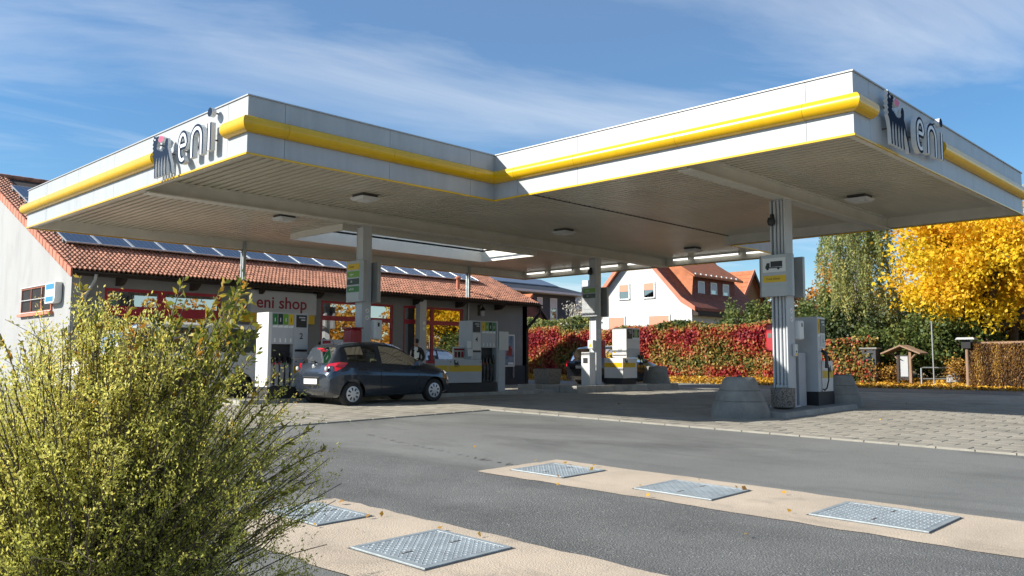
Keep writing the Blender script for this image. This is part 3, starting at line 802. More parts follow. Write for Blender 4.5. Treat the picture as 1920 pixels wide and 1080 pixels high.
# windows
def frame_window(u0, z0, u1, z1, mull, trans, name='window', fr=RED, jw=.09, v=SV):
    m_ = MB(); y0, y1 = v+.03, v+.12
    m_.box(u0, y0, z0, u0+jw, y1, z1); m_.box(u1-jw, y0, z0, u1, y1, z1); m_.box(u0+jw, y0, z1-jw, u1-jw, y1, z1); m_.box(u0+jw, y0, z0, u1-jw, y1, z0+jw)
    w0 = m_.build(name, fr, shop)
    for (x, ww) in mull:
        q_ = MB(); q_.box(x-ww/2, y0+.002, z0+jw, x+ww/2, y1-.002, z1-jw); q_.build('mullion', fr, w0)
    xs = [u0+jw]+[e for (x, ww) in mull for e in (x-ww/2, x+ww/2)]+[u1-jw]
    for (z, hh) in trans:
        for a, c in zip(xs[::2], xs[1::2]):
            q_ = MB(); q_.box(a, y0+.004, z-hh/2, c, y1-.004, z+hh/2); q_.build('transom', fr, w0)
    zs = [z0+jw]+[e for (z, hh) in trans for e in (z-hh/2, z+hh/2)]+[z1-jw]
    for a, c in zip(xs[::2], xs[1::2]):
        for lo, hi in zip(zs[::2], zs[1::2]):
            q_ = MB(); q_.box(a-.01, v+.07, lo-.01, c+.01, v+.075, hi+.01); q_.build('pane', GLASS, w0)
    return w0
frame_window(9.50, .9, 13.2, 3.66, [(11.24, .24)], [(2.98, .30)])
frame_window(17.05, 1.0, 20.35, 3.68, [(18.9, .10)], [(3.05, .17)])
frame_window(20.85, 1.40, 24.05, 3.68, [(22.38, .14)], [(3.05, .17)])
# entrance
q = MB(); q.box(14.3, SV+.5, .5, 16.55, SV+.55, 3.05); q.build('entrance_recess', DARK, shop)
for x in (14.36, 15.42, 16.49):
    q = MB(); q.box(x-.05, SV+.05, .55, x+.05, SV+.14, 3.0); q.build('door_frame', RED, shop)
for a, c in ((14.41, 15.37), (15.47, 16.44)):
    q = MB(); q.box(a, SV+.09, .6, c, SV+.1, 2.98); q.build('door_pane', GLASS, shop)
# grille window in the gable wall
q = MB(); q.box(SU0-.004, 27.86, 2.98, SU0+.01, 30.84, 3.80); gw = q.build('window', DARK, shop)
q = MB()
for a, c, e, f in ((27.86, 2.98, 30.84, 3.03), (27.86, 3.75, 30.84, 3.80), (27.86, 3.03, 27.91, 3.75), (30.79, 3.03, 30.84, 3.75), (28.78, 3.03, 28.86, 3.75), (29.82, 3.03, 29.90, 3.75)):
    q.box(SU0-.045, a, c, SU0-.005, e, f)
q.build('frame', TILE_V, gw)
for k in range(26):
    y = 27.95+k*.112; q = MB(); q.tube([(SU0-.05, y, 2.99), (SU0-.05, y, 3.82)], .008, 6); q.build('grille_bar', STEEL_D, gw)
q = MB()
for z in (2.99, 3.40, 3.81): q.tube([(SU0-.062, 27.84, z), (SU0-.062, 30.86, z)], .012, 6)
q.build('grille_rail', WHITE, gw)
q = MB(); q.box(SU0-.12, 27.75, 2.88, SU0, 30.95, 2.96); q.build('sill', TILE_V, gw)
# roof deck
q = MB()
P_ = [(25.70, rz(25.70)), (RV, rz(RV)), (RV*2-25.70, rz(25.70)), (RV*2-25.70, rz(25.70)-.16), (RV, rz(RV)-.16), (25.70, rz(25.70)-.16)]
q.prism(ccw(P_), lambda a, b_, d: (d, a, b_), SU0-.18, SU1+.28); roof = q.build('roof', WOOD_D, shop)
# rafter tails
for k in range(8):
    x = 10.15+k*2.3
    q = MB(); q.prism(ccw([(25.78, EZ-.02), (26.3, EZ-.02), (26.3, EZ-.30), (26.0, EZ-.28), (25.78, EZ-.14)]), lambda a, b_, d: (d, a, b_), x-.35, x-.20); q.build('rafter_tail', WOOD_D, roof)
# pantiles
cs = 1/math.sqrt(1+SLP*SLP); sn = SLP*cs
PT, GA = .137, .24
def tile_geo(mb, x0, y0, dz):
    pr = [(0, .0), (.018, .030), (.048, .050), (.078, .036), (.104, .002), (.124, -.010), (.146, .008)]
    z0 = rz(y0)
    top = [(x0+a, y0-.02*cs, z0+h+.052+dz) for a, h in pr]; L_ = GA+.05
    bk = [(x0+a, y0+L_*cs, z0+L_*sn+h+.012) for a, h in pr]
    lo = [(x0+a, y0-.02*cs, z0+h+.012+dz) for a, h in pr]
    b = len(mb.v); n = len(pr); mb.v += top+bk+lo
    for i in range(n-1):
        mb.f.append([b+i, b+i+1, b+n+i+1, b+n+i]); mb.m.append(0)
        mb.f.append([b+2*n+i, b+2*n+i+1, b+i+1, b+i]); mb.m.append(0)
tiles = []
nu = int((SU1+.24-(SU0-.14))/PT); nr_ = int((RV-25.66)/cs/GA)
for r_ in range(nr_):
    y0 = 25.66+r_*GA*cs
    for k in range(nu):
        x0 = SU0-.14+k*PT
        if r_ >= 11 and 9.0 < x0 < 26.3: continue          # under the solar panels
        tiles.append((x0, y0))
def tvis(t):
    d = t[0]*DH[0]+t[1]*DH[1]; return d + (6 if t[1] > 29.2 and t[0] < 10 else 0)
tiles.sort(key=tvis)
tm = MB(); tile_geo(tm, 0, 25.66, 0); tm.v = [(a, b_-25.66, c-rz(25.66)) for a, b_, c in tm.v]
tme = tm.mesh('roof_tile', TILE, smooth=50)
for (x0, y0) in tiles[:300]:
    o = link('roof_tile', tme, roof, (x0, y0, rz(y0)+random.uniform(-.004, .006)))
mb = MB()
for (x0, y0) in tiles[300:]: tile_geo(mb, x0, y0, random.uniform(-.004, .006))
TILE_B = mat('clay_tile_mass', (0.30, 0.135, 0.085), 0.8, var=0.45, vscale=3.2, bump=0.2, bscale=30)
tag(mb.build('roof_tiles', TILE_B, roof, smooth=50), kind='stuff')
# back slope tiles (plain)
q = MB(); q.face([(SU0-.18, RV, rz(RV)+.02), (SU1+.28, RV, rz(RV)+.02), (SU1+.28, RV*2-25.7, rz(25.7)+.02), (SU0-.18, RV*2-25.7, rz(25.7)+.02)]); q.build('back_slope', TILE_B, roof)
# verge tiles along the left gable
for k in range(28):
    y0 = 25.68+k*.37*cs*.95
    if y0 > RV-.2: break
    q = MB(); z0 = rz(y0); L_ = .40
    for x0, x1, zz0, zz1 in ((SU0-.24, SU0-.19, -.20, .06),):
        q.hexa([(x0, y0, z0+zz0), (x1, y0, z0+zz0), (x1, y0+L_*cs, z0+L_*sn+zz0), (x0, y0+L_*cs, z0+L_*sn+zz0), (x0, y0, z0+zz1), (x1, y0, z0+zz1), (x1, y0+L_*cs, z0+L_*sn+zz1-.02), (x0, y0+L_*cs, z0+L_*sn+zz1-.02)])
    q.build('verge_tile', TILE_V, roof)
q = MB(); q.hexa([(SU0-.17, 25.9, rz(25.9)-.28), (SU0-.12, 25.9, rz(25.9)-.28), (SU0-.12, RV, rz(RV)-.28), (SU0-.17, RV, rz(RV)-.28), (SU0-.17, 25.9, rz(25.9)-.165), (SU0-.12, 25.9, rz(25.9)-.165), (SU0-.12, RV, rz(RV)-.165), (SU0-.17, RV, rz(RV)-.165)]); q.build('barge_board', WOOD_D, roof)
q = MB()
for k in range(48):
    x = SU0-.2+k*.41; q.tube([(x, RV, rz(RV)+.05), (x+.44, RV, rz(RV)+.06)], .10, 8)
tag(q.build('ridge_tiles', TILE_B, roof, smooth=50), kind='stuff')
# gutter and downpipes
q = MB()
for k in range(6):
    a = math.pi*k/5
    if k: q.face([(SU0-.2, 25.63-.06*math.cos(a0), EZ+.02-.06*math.sin(a0)), (SU1+.3, 25.63-.06*math.cos(a0), EZ+.02-.06*math.sin(a0)), (SU1+.3, 25.63-.06*math.cos(a), EZ+.02-.06*math.sin(a)), (SU0-.2, 25.63-.06*math.cos(a), EZ+.02-.06*math.sin(a))])
    a0 = a
q.build('gutter', PIPE_D, shop, smooth=60)
q = MB(); q.tube([(9.0, 25.63, EZ-.04), (9.0, 25.66, EZ-.2), (8.95, 26.2, EZ-.62), (8.92, 26.24, EZ-.75), (8.92, 26.24, .3)], .05, 10); q.build('downpipe', PIPE, shop, smooth=50)
q = MB(); q.tube([(28.15, 25.63, EZ-.02), (28.15, 25.66, EZ-.35), (28.05, 26.0, EZ-.75), (27.95, 26.22, EZ-1.0), (27.93, 26.24, EZ-1.2), (27.93, 26.24, .3)], .062, 10); q.build('downpipe', PIPE_D, shop, smooth=50)
q = MB(); q.tube([(24.3, 26.25, EZ), (24.3, 26.25, .3)], .035, 8); q.build('downpipe', PIPE, shop, smooth=50)
# chimney vent
q = MB(); q.lathe([(.08, 0), (.08, .5), (.14, .5), (.14, .56), (.05, .62), (.0, .63)], (24.1, 26.7, rz(26.7)), 12); q.build('roof_vent', TILE_V, roof, smooth=40)
# solar panels
pv = MB(); PW, PH = 1.03, 1.66
cell = MB(); cell.box(.02, .02, .0, PW-.04, PH-.04, .012)
pme = cell.mesh('solar_panel', PVC)
fr_ = MB()
for a in ((0, 0, PW-.02, .03), (0, PH-.05, PW-.02, PH-.02), (0, .03, .03, PH-.05), (PW-.05, .03, PW-.02, PH-.05)): fr_.box(a[0], a[1], -.02, a[2], a[3], .02)
fme = fr_.mesh('frame', PVF)
ln = MB()
for k in range(1, 6): ln.box(PW*k/6-.004, .03, .0125, PW*k/6+.004, PH-.05, .0135)
for k in range(1, 10): ln.box(.03, PH*k/10-.003, .0126, PW-.05, PH*k/10+.003, .0134)
lme = ln.mesh('cell_lines', PVL)
tilt = math.atan(SLP)
for r_ in range(4):
    y0 = 27.66+r_*(PH+.02)*cs
    for k in range(17):
        x0 = 8.80+k*PW
        p = link('solar_panel', pme, shop, (x0, y0, rz(y0)+.20)); p.rotation_euler = (tilt, 0, 0)
        link('frame', fme, p); c_ = link('cell_lines', lme, p)
q = MB()
for k in range(4):
    for dy in (.35, 1.3):
        y0 = 27.66+k*(PH+.02)*cs+dy*cs; q.box(8.78, y0-.03, rz(y0)+.04, 26.35, y0+.03, rz(y0)+.175)
q.build('panel_rails', PVF, shop)
# shop sign
t = thing('shop_sign', 'grey shop sign box reading eni shop in dark red above a yellow band', 'sign', (15.40, SV-.16, 3.10))
b = MB(); b.box(-1.28, -.12, .0, 1.28, .14, .78); b.build('sign_box', PUMP, t, bevel=.01)
put_text('eni shop', .58, TEXT_R, t, (-.10, -.125, .36), ROT_Y, .004, .008)
b = MB(); b.box(-1.5, -.10, -.32, 1.22, .12, -.003); b.build('yellow_band', YELLOW_M, t)
# blue light box
t = thing('light_box', 'small blue and white light box on the white gable beside the barred window', 'sign', (SU0, 27.45, 3.18))
b = MB(); pr = [(-.44, .0), (.28, .0), (.44, .10), (.44, .62), (-.44, .62)]
b.prism(ccw([(-.44, .62), (-.44, .0), (.26, .0), (.38, .04), (.44, .14), (.44, .62)]), lambda a, z, d: (-d, -a, z), .02, .22); b.build('case', WHITE, t, bevel=.008)
BLUE = mat('label_blue', (0.02, 0.22, 0.72), 0.4)
b = MB(); b.box(-.222, -.36, .42, -.225, .36, .58); b.build('blue_panel', BLUE, t)
b = MB(); b.box(-.222, -.30, .05, -.225, .36, .20); b.build('blue_panel', BLUE, t)
# poster
POSTER = mat('poster_print', (0.02, 0.07, 0.16), 0.4, c2=(0.30, 0.38, 0.48), vscale=3.5)
t = thing('wall_poster', 'blue advertising poster in white frame standing against the grey shop wall', 'poster', (26.6, SV-.12, 1.25))
b = MB(); b.box(-.45, -.02, 0, .45, .02, 1.42); b.build('frame', WHITE, t, bevel=.005)
b = MB(); b.box(-.39, -.026, .06, .39, -.021, 1.36); b.build('print', POSTER, t)
b = MB(); b.prism([(-.1, .5), (.25, .45), (.3, .75), (.12, .95), (-.02, .8)], lambda a, z, d: (a, -d, z), .026, .028); b.build('picture', mat('poster_red', (.25, .03, .04), .4, var=.8, vscale=6), t)
b = MB(); b.box(.02, -.029, .09, .36, -.0265, .19); b.build('price_tag', TEXT_W, t)
for sx in (-.4, .4):
    b = MB(); b.box(sx-.02, -.02, -.5, sx+.02, .02, 0); b.build('leg', STEEL, t)
# wall lamp
t = thing('wall_lamp', 'black curved lantern lamp on the grey wall right of the shop windows', 'wall lamp', (24.95, SV, 3.55))
b = MB(); b.box(-.06, -.02, -.1, .06, 0, .35); b.tube([(0, -.02, .2), (0, -.12, .36), (0, -.22, .36), (0, -.27, .25)], .02, 8); b.build('bracket', BLACK, t)
b = MB(); b.lathe([(.03, .25), (.14, .12), (.14, .10), (.02, .10)], (0, -.27, 0), 12); b.build('shade', BLACK, t, smooth=30)
b = MB(); b.box(.08, -.10, -.12, .26, 0, .12); b.build('lamp_box', PUMP, t)
# porch pillar with stickers
t = thing('porch_pillar', 'plain grey steel pillar in front of the right-hand shop window', 'pillar', (21.5, 26.0, g(21.5, 26)))
b = MB(); b.box(-.17, -.14, 0, .17, .14, EZ+.05-g(21.5, 26)); b.build('shaft', COLUMN, t, bevel=.006)
for z in (2.3, 2.52):
    b = MB(); b.prism(arc(.05, z, .07, .07, 0, 337, 15), lambda a, zz, d: (a, -d, zz), .140, .143); b.build('sticker', WHITE, t)

# ================================================================== fuel pumps
def nozzle_set(t, u0, u1, v, z0, z1, n, cols):
    for k in range(n):
        x = u0+(u1-u0)*(k+.5)/n
        h = MB()
        hz = z1-.32
        h.tube([(x, v-.02, hz), (x, v-.10, hz-.05), (x, v-.12, hz-.16)], .022, 8); h.tube([(x, v-.10, hz-.03), (x-.01, v-.13, hz+.12)], .014, 8); h.box(x-.035, v-.13, hz-.14, x+.035, v-.05, hz+.0)
        nz = h.build('nozzle', BLACK, t, smooth=40)
        b = MB(); b.tube([(x, v-.13, hz-.12), (x, v-.13, hz-.17)], .026, 8); b.build('grip', cols[k % len(cols)], nz)
        p = MB(); zz = [hz-.16, hz-.45, z0+.16, z0+.04, z0+.08, z0+.35, hz-.5]; yy = [v-.12, v-.13, v-.12, v-.07, v-.04, v-.03, v-.02]
        p.tube([(x+.01*j, y, z) for j, (y, z) in enumerate(zip(yy, zz))], .012, 6); p.build('hose', RUBBER, t, smooth=60)
def label_plates(t, xs, w_, v, z0, z1, cols):
    for x, m_ in zip(xs, cols):
        b = MB(); b.box(x, v-.006, z0+.05, x+w_, v-.001, z1); p = b.build('grade_label', m_, t)
        b = MB(); b.prism(ccw([(x, z0+.015), (x+w_, z0+.045), (x+w_, z0-.02), (x, z0-.02)]), lambda a, z, d: (a, d, z), v-.001, v-.005); b.build('label_foot', TEXT_W, t)
        b = MB(); b.box(x+w_*.42, v-.008, z0+.12, x+w_*.55, v-.0065, z1-.1); b.build('lettering', TEXT_W if m_ is not YELLOW_M else TEXT_R, p)
def display(t, x0, x1, v, z0, z1):
    b = MB(); b.box(x0, v-.012, z0, x1, v-.001, z1); d = b.build('display', BLACK, t, bevel=.004)
    for k, (a, c) in enumerate(((.25, .62), (.45, .42))):
        b = MB(); b.box(x0+(x1-x0)*a, v-.0135, z0+(z1-z0)*(.75-.2*k), x0+(x1-x0)*.85, v-.0125, z0+(z1-z0)*(.85-.2*k)); b.build('readout', PUMP, d)
    return d
def big_pump(label, uL, v, num, mirror, zt):
    """wide dispenser, front face in the plane y = v; hose bay left unless mirrored; zt top height"""
    W_ = 2.00
    gz = g(uL, v)+.10
    t = thing('fuel_pump', label, 'fuel pump', (uL, v, gz), 0, 'fuel pumps under the canopy')
    X = (lambda a: a) if not mirror else (lambda a: W_-a)
    def bx(a0, a1, y0, y1, z0, z1, m_, name, bev=.006):
        b = MB(); b.box(X(a0), y0, z0, X(a1), y1, z1); return b.build(name, m_, t, bevel=bev)
    top = zt-gz; DP = .56
    bx(.02, W_-.02, .03, DP-.03, 0, .30, DARK, 'base')
    bx(0, .09, 0, DP, .30, top, PUMP_W, 'side_pillar') if not mirror else bx(0, .05, 0, DP, .30, top, PUMP, 'side_pillar')
    bx(.09, .68, .16, DP, .30, 1.32, DARK, 'hose_bay', 0)
    bx(.09, .68, 0, DP, 1.32, top, PUMP, 'head')
    bx(.685, 1.08, 0, DP, .98, top, PUMP, 'display_head')
    bx(.685, W_, -.02, DP, .30, .975, PUMP, 'cabinet')
    # yellow band on the front and both ends
    e0, e1 = X(.69), X(W_-.002); a, c = min(e0, e1), max(e0, e1)
    b = MB(); b.box(a, -.023, .62, c, -.0205, .80); b.build('yellow_band', YELLOW_M, t)
    xe = X(W_); sg = 1 if xe > 1 else -1
    b = MB(); b.box(xe+sg*.0005, 0, .62, xe+sg*.003, DP-.01, .80); b.build('yellow_band', YELLOW_M, t)
    cols = [GREEN_D, GREEN_K, GREEN_L, YELLOW_M]
    xs = [.105+k*.145 for k in range(4)]
    lx = [X(x) if not mirror else X(x)-.13 for x in xs]
    label_plates(t, lx, .13, 0, top-.34, top-.03, cols)
    a, c = sorted((X(.74), X(1.03)))
    display(t, a, c, 0, top-.34, top-.04)
    b = MB(); b.box(a-.02, -.008, top-.86, c+.02, -.001, top-.37); b.build('keypad_panel', PUMP_W if mirror else PUMP, t, bevel=.003)
    put_text(num, .20, TEXT_K, t, ((a+c)/2, -.0095, top-.56), ROT_Y, .001, .003)
    b = MB(); b.box(a-.02, -.012, top-.93, c+.02, -.001, top-.875); b.build('card_slot', BLACK, t)
    a, c = sorted((X(.10), X(.67)))
    nozzle_set(t, a, c, .13, .30, 1.32, 4, [RED_BIN, RED_BIN, GREEN_D, BLACK])
    for k in range(4):
        x = a+(c-a)*(k+.5)/4; b = MB(); b.box(x-.018, -.01, 1.36, x+.018, -.001, 1.46); b.build('nozzle_tag', WHITE, t)
        b = MB(); b.box(x-.055, .10, .32, x+.055, .158, .92); b.build('hose_guard', STEEL_D if mirror else PUMP, t)
    s_ = .24; ox = X(1.05)-.12 if not mirror else X(1.75)-.05
    b = MB(); b.prism(ccw(DOG), lambda p, z, d: (ox+p*s_, -d, .74+z*s_), .0205, .0245); b.build('dog_emblem', TEXT_K, t)
    for x in (.75, 1.9):
        b = MB(); b.lathe([(.018, 0), (.018, .006), (0, .006)], (X(x), -.021, .90), 10, axis='y'); b.build('lock', BLACK, t)
    return t
p2 = big_pump('grey pump numbered 2 with sunlit white end and hoses on the left, behind the hatchback', 10.25, 18.02, '2', False, 2.64)
p4 = big_pump('grey pump numbered 4 with yellow-banded cabinet, in front of the person', 15.90, 18.02, '4', True, 2.68)
# head box of pump 4 with notices; sign board on its cabinet
b = MB(); b.box(.74, -.015, 1.30, .90, .0, 1.50); b.build('notice', WHITE, p4)
b = MB(); b.box(.76, -.06, 1.06, .92, .0, 1.28); b.build('card_reader', PUMP_W, p4, bevel=.004)
t = thing('notice_board', 'small white framed notice with three pictures standing on top of the number 4 pump cabinet', 'notice', (16.62, 18.35, g(15.9, 18)+.10+.975))
b = MB(); b.box(-.24, -.012, 0, .24, .012, .36); b.build('frame', WHITE, t, bevel=.003)
b = MB(); b.box(-.21, -.016, .03, .21, -.0125, .33); b.build('print', mat('notice_print', (.45, .40, .33), .5, var=.3, vscale=14), t)
for k in range(3):
    b = MB(); b.box(-.18+k*.13, -.018, .06, -.09+k*.13, -.0165, .22); b.build('picture', [TEXT_R, TEXT_K, RED][k], t)
b = MB(); b.box(-.2, -.018, .26, .2, -.0165, .31); b.build('heading', TEXT_R, t)
t = thing('payment_notice', 'glass-fronted notice with red sheet beside pump 2, above the hatchback', 'notice', (12.06, 18.1, g(12, 18)+.10+.975))
b = MB(); b.box(-.30, -.012, .0, .35, .012, .48); b.build('board', PUMP_W, t, bevel=.004)
b = MB(); b.box(-.27, -.018, .03, -.03, -.0125, .45); b.build('red_sheet', RED, t)
put_text('Nur', .10, TEXT_W, t, (-.15, -.019, .33), ROT_Y, .001)
b = MB(); b.box(.10, -.03, .12, .24, -.0125, .32); b.build('card_reader', BLACK, t)
# centre pump (narrower, seen partly end-on)
def small_pump(label, u0, v, w_, dep, top, low_w, low_d, cols, zb, band=True):
    gz = g(u0, v)+.12
    t = thing('fuel_pump', label, 'fuel pump', (u0, v, gz), 0, 'fuel pumps under the canopy')
    b = MB(); b.box(0, .03, .10, low_w, low_d-.03, .32); b.build('base', DARK, t)
    b = MB(); b.box(-.02, -.02, .32, low_w, low_d, 1.02); b.build('cabinet', PUMP_W, t, bevel=.008)
    b = MB(); b.box(-.0225, 0, .70, -.0205, low_d-.01, .86); b.build('yellow_band', YELLOW, t)
    b = MB(); b.box(0, -.0225, .70, low_w-.12, -.0205, .86); b.build('yellow_band', YELLOW_M, t)
    return t, gz
t, gz = small_pump('slim pump with bright white side and yellow bands behind the middle column', 23.90, 17.85, .75, .6, 2.68, .82, .80, None, 0)
b = MB(); b.box(.22, .0, 1.04, 1.02, .62, 2.68-gz); b.build('head', PUMP_W, t, bevel=.006)
b = MB(); b.box(.23, -.006, 1.05, 1.0, -.001, 1.62-.25); b.build('lower_front', PUMP, t)
display(t, .27, .56, 0, 2.30-gz, 2.64-gz); label_plates(t, [.60, .74, .88], .11, 0, 2.30-gz, 2.64-gz, [GREEN_K, GREEN_L, GREEN_K])
b = MB(); b.box(.215, .18, 1.45, .2195, .44, 1.72); b.build('notice', WHITE, t)
b = MB(); b.box(.215, .20, 1.22, .2195, .38, 1.40); b.build('notice', PUMP, t)
b = MB(); b.prism([(.46, 1.20), (.56, 1.20), (.51, 1.30)], lambda a, z, d: (d, a, z), .215, .219); b.build('warning_sticker', YELLOW, t)
b = MB(); b.box(.215, .02, 1.10, .2195, .60, 1.15); b.build('slot', STEEL_D, t)
nozzle_set(t, .82, 1.08, .0, .32, 1.45, 2, [BLACK, GREEN_D])
b = MB(); b.prism(ccw(DOG), lambda p, z, d: (.10+p*.2, -d, .82+z*.2), .0205, .024); b.build('dog_emblem', TEXT_K, t)
# right truck pump: tall box
U3, V3 = 17.98, 8.12
gz = g(U3, V3)+.11
t = thing('fuel_pump', 'tall narrow truck pump beside the front column with single black hose', 'fuel pump', (U3, V3, gz), 0, 'fuel pumps under the canopy')
H3 = 2.50-gz
b = MB(); b.box(0.02, .02, 0, .84, .78, .30); b.build('base', DARK, t)
b = MB(); b.box(0, 0, .30, .14, .80, H3); b.build('main_case', PUMP, t, bevel=.008)
b = MB(); b.box(.145, .03, 1.25, .46, .78, H3-.01); b.build('head', PUMP_W, t, bevel=.005)
b = MB(); b.box(.145, .10, .30, .42, .78, 1.245); b.build('hose_bay', PUMP_W, t)
b = MB(); b.box(.24, .02, .30, .80, .76, .98); b.build('cabinet', PUMP_W, t, bevel=.006)
b = MB(); b.box(.25, .0165, .60, .795, .0195, .76); b.build('yellow_band', YELLOW_M, t)
label_plates(t, [.02], .10, 0, H3-.42, H3-.05, [YELLOW_M])
display(t, .20, .44, .03, H3-.36, H3-.05)
b = MB(); b.box(.20, .022, 1.30, .44, .029, H3-.40); b.build('keypad_panel', PUMP, t)
put_text('5', .12, TEXT_K, t, (.33, .021, 1.42), ROT_Y, .001)
h = MB(); h.tube([(.17, -.01, 1.20), (.17, -.09, 1.16), (.19, -.11, 1.02), (.19, -.10, .82)], .035, 8); h.tube([(.19, -.11, 1.10), (.28, -.13, 1.06), (.31, -.12, .98)], .024, 8); h.build('nozzle', BLACK, t, smooth=45)
h = MB(); h.tube([(.24, -.10, 1.0), (.34, -.08, .78), (.38, -.06, .55), (.30, -.05, .38), (.20, -.04, .33), (.17, -.03, .36)], .016, 8); h.build('hose', RUBBER, t, smooth=60)
b = MB(); b.prism(ccw(DOG), lambda p, z, d: (.52+p*.2, -d, .72+z*.2), -.0165, -.012); b.build('dog_emblem', TEXT_K, t)

# ------------------------------------------------ bollards, planters and small fittings on the islands
def cone(label, u, v, r0, r1, h, a0=0, a1=2*math.pi):
    t = thing('concrete_bollard', label, 'concrete bollard', (u, v, g(u, v)), 0, 'concrete crash cones at the island ends')
    d = r0-r1
    pr = [(r0, 0), (r0-.02*d, .15*h), (r0-.26*d, .40*h), (r0-.36*d, .405*h), (r0-.36*d, .425*h), (r0-.33*d, .43*h), (r0-.56*d, .66*h), (r0-.66*d, .665*h), (r0-.66*d, .685*h), (r0-.63*d, .69*h), (r0-.88*d, .92*h), (r0-.97*d, .97*h), (r1-.04, h), (0, h+.004)]
    b = MB(); b.lathe(pr, n=28); b.build('cone', CONC, t, smooth=35)
    b = MB(); b.lathe([(.035, h-.02), (.035, h+.03), (0, h+.03)], n=8); b.build('lifting_eye', STEEL_D, t)
cone('squat ridged concrete bollard in front of the front column, nearest the camera', 15.22, 8.50, .58, .29, .80)
cone('dark concrete bollard at the right end of the island behind the truck pump', 19.35, 8.30, .56, .33, .74)
cone('paler concrete bollard at the right end of the middle island beside the black car', 26.0, 17.9, .52, .38, .86)
PC = (16.62, 8.28)
t = thing('planter', 'round pebble-dash planter at the foot of the front column', 'planter', (PC[0], PC[1], g(*PC)+.12))
b = MB(); b.lathe([(.17, 0), (.24, .03), (.25, .42), (.21, .42), (.20, .34), (0, .34)], n=24); b.build('pot', PEBBLE, t, smooth=40)
b = MB(); b.lathe([(.20, .35), (.1, .37), (0, .36)], n=16); b.build('soil', SOIL, t)
PC = (22.35, 20.0)
t = thing('planter', 'square pebble-dash trough left of the middle column beneath the black car', 'planter', (PC[0], PC[1], g(*PC)+.0))
b = MB(); b.hexa([(-.32, -.32, 0.225), (.32, -.32, 0.225), (.32, .32, 0.225), (-.32, .32, 0.225), (-.36, -.36, .76), (.36, -.36, .76), (.36, .36, .76), (-.36, .36, .76)]); b.build('trough', PEBBLE, t, bevel=.015)
b = MB(); b.box(-1.05, -.40, 0, .8, .45, .22); b.build('plinth_slab', KERB, t, bevel=.01)
b = MB(); b.box(-.30, -.30, .762, .30, .30, .775); b.build('soil', SOIL, t)
# white cabinet posts
def cab_post(label, u, v, w_, d_, z0, z1, mats, group='slim cabinet posts beside the pumps'):
    t = thing('cabinet_post', label, 'cabinet', (u, v, z0), 0, group)
    b = MB(); b.box(0, 0, 0, w_, d_, (z1-z0)); b.build('case', mats, t, bevel=.008)
    return t
t = cab_post('tall grey cabinet post right of pump 4 with a wider box on top', 17.95, 18.05, .30, .40, g(18, 18)+.1, 1.92, PUMP)
b = MB(); b.box(.02, -.02, 1.25, .42, .42, 1.82); b.build('top_box', PUMP_W, t, bevel=.006)
t = cab_post('white bin post with square black opening left of the middle column', 22.00, 17.80, .32, .36, g(22, 18)+.1, 1.80, PUMP_W)
b = MB(); b.box(-.003, .08, .86, -.001, .28, 1.04); b.build('opening', BLACK, t)
t = cab_post('grey cabinet post between the front column and the truck pump', 17.55, 8.36, .34, .20, g(17.5, 8.4)+.1, g(17.5, 8.4)+1.27, PUMP)
# wall boxes on the columns
def col_box(name, label, cat, loc, sz, m_, extra=None, group=None):
    t = thing(name, label, cat, loc, 0, group)
    b = MB(); b.box(0, 0, 0, *sz); b.build('case', m_, t, bevel=min(sz)*.18)
    return t
t = col_box('towel_dispenser', 'white towel dispenser hanging right of the column by the hatchback', 'dispenser', (C1[0]+.16, C1[1]-.30, 2.05), (.26, .20, .52), WHITE)
b = MB(); b.box(.10, -.004, .34, .16, -.001, .44); b.build('slot', BLACK, t)
t = col_box('towel_dispenser', 'white towel dispenser between the front column and the truck pump', 'dispenser', (C3[0]+.19, C3[1]-.28, 1.98), (.22, .20, .42), WHITE)
b = MB(); b.box(.08, -.004, .28, .13, -.001, .36); b.build('slot', BLACK, t)
t = col_box('red_bin', 'red waste bin with white pictogram left of the column by the hatchback', 'bin', (C1[0]-.50, C1[1]-.25, 1.62), (.32, .42, .70), RED_BIN)
b = MB(); b.box(.10, -.005, .05, .28, -.001, .22); b.build('pictogram', WHITE, t)
b = MB(); b.box(-.015, -.015, .705, .335, .435, .735); b.build('lid', RED_BIN, t)
t = col_box('red_bin', 'red box on the left side of the front column', 'bin', (C3[0]-.1, C3[1]+.18, 1.72), (.24, .20, .62), RED_BIN)
b = MB(); b.box(-.003, .05, .3, -.001, .15, .4); b.build('slot', STEEL_D, t)
t = col_box('red_bin', 'dull red box on the right side of the middle column', 'bin', (C2[0]+.16, C2[1]-.16, 1.62), (.22, .22, .60), RED_BIN)
b = MB(); b.box(.05, -.003, .3, .17, -.001, .42); b.build('slot', STEEL_D, t)
t = col_box('intercom_box', 'small white box with yellow label on the front column', 'box', (C3[0]+.0, C3[1]-.245, 1.62), (.15, .06, .26), PUMP_W)
b = MB(); b.box(.02, -.003, .02, .13, -.001, .06); b.build('label_strip', YELLOW, t)
b = MB(); b.lathe([(.02, 0), (.02, -.004), (0, -.004)], (.075, 0, .10), 10, axis='y'); b.build('button', NAVY, t)
t = col_box('intercom_box', 'white box with yellow warning sign on the middle column', 'box', (C2[0]-.34, C2[1]-.16, 1.92), (.18, .24, .30), PUMP_W)
b = MB(); b.prism([(.05, .06), (.19, .06), (.12, .20)], lambda a, z, d: (d, a, z), -.004, -.001); b.build('warning_sticker', YELLOW, t)
t = col_box('intercom_box', 'grey paper box low on the column above the hatchback roof', 'box', (C1[0]-.02, C1[1]-.26, 1.55), (.26, .11, .34), PUMP_W)
b = MB(); b.box(.05, -.003, .12, .21, -.001, .16); b.build('slot', BLACK, t)
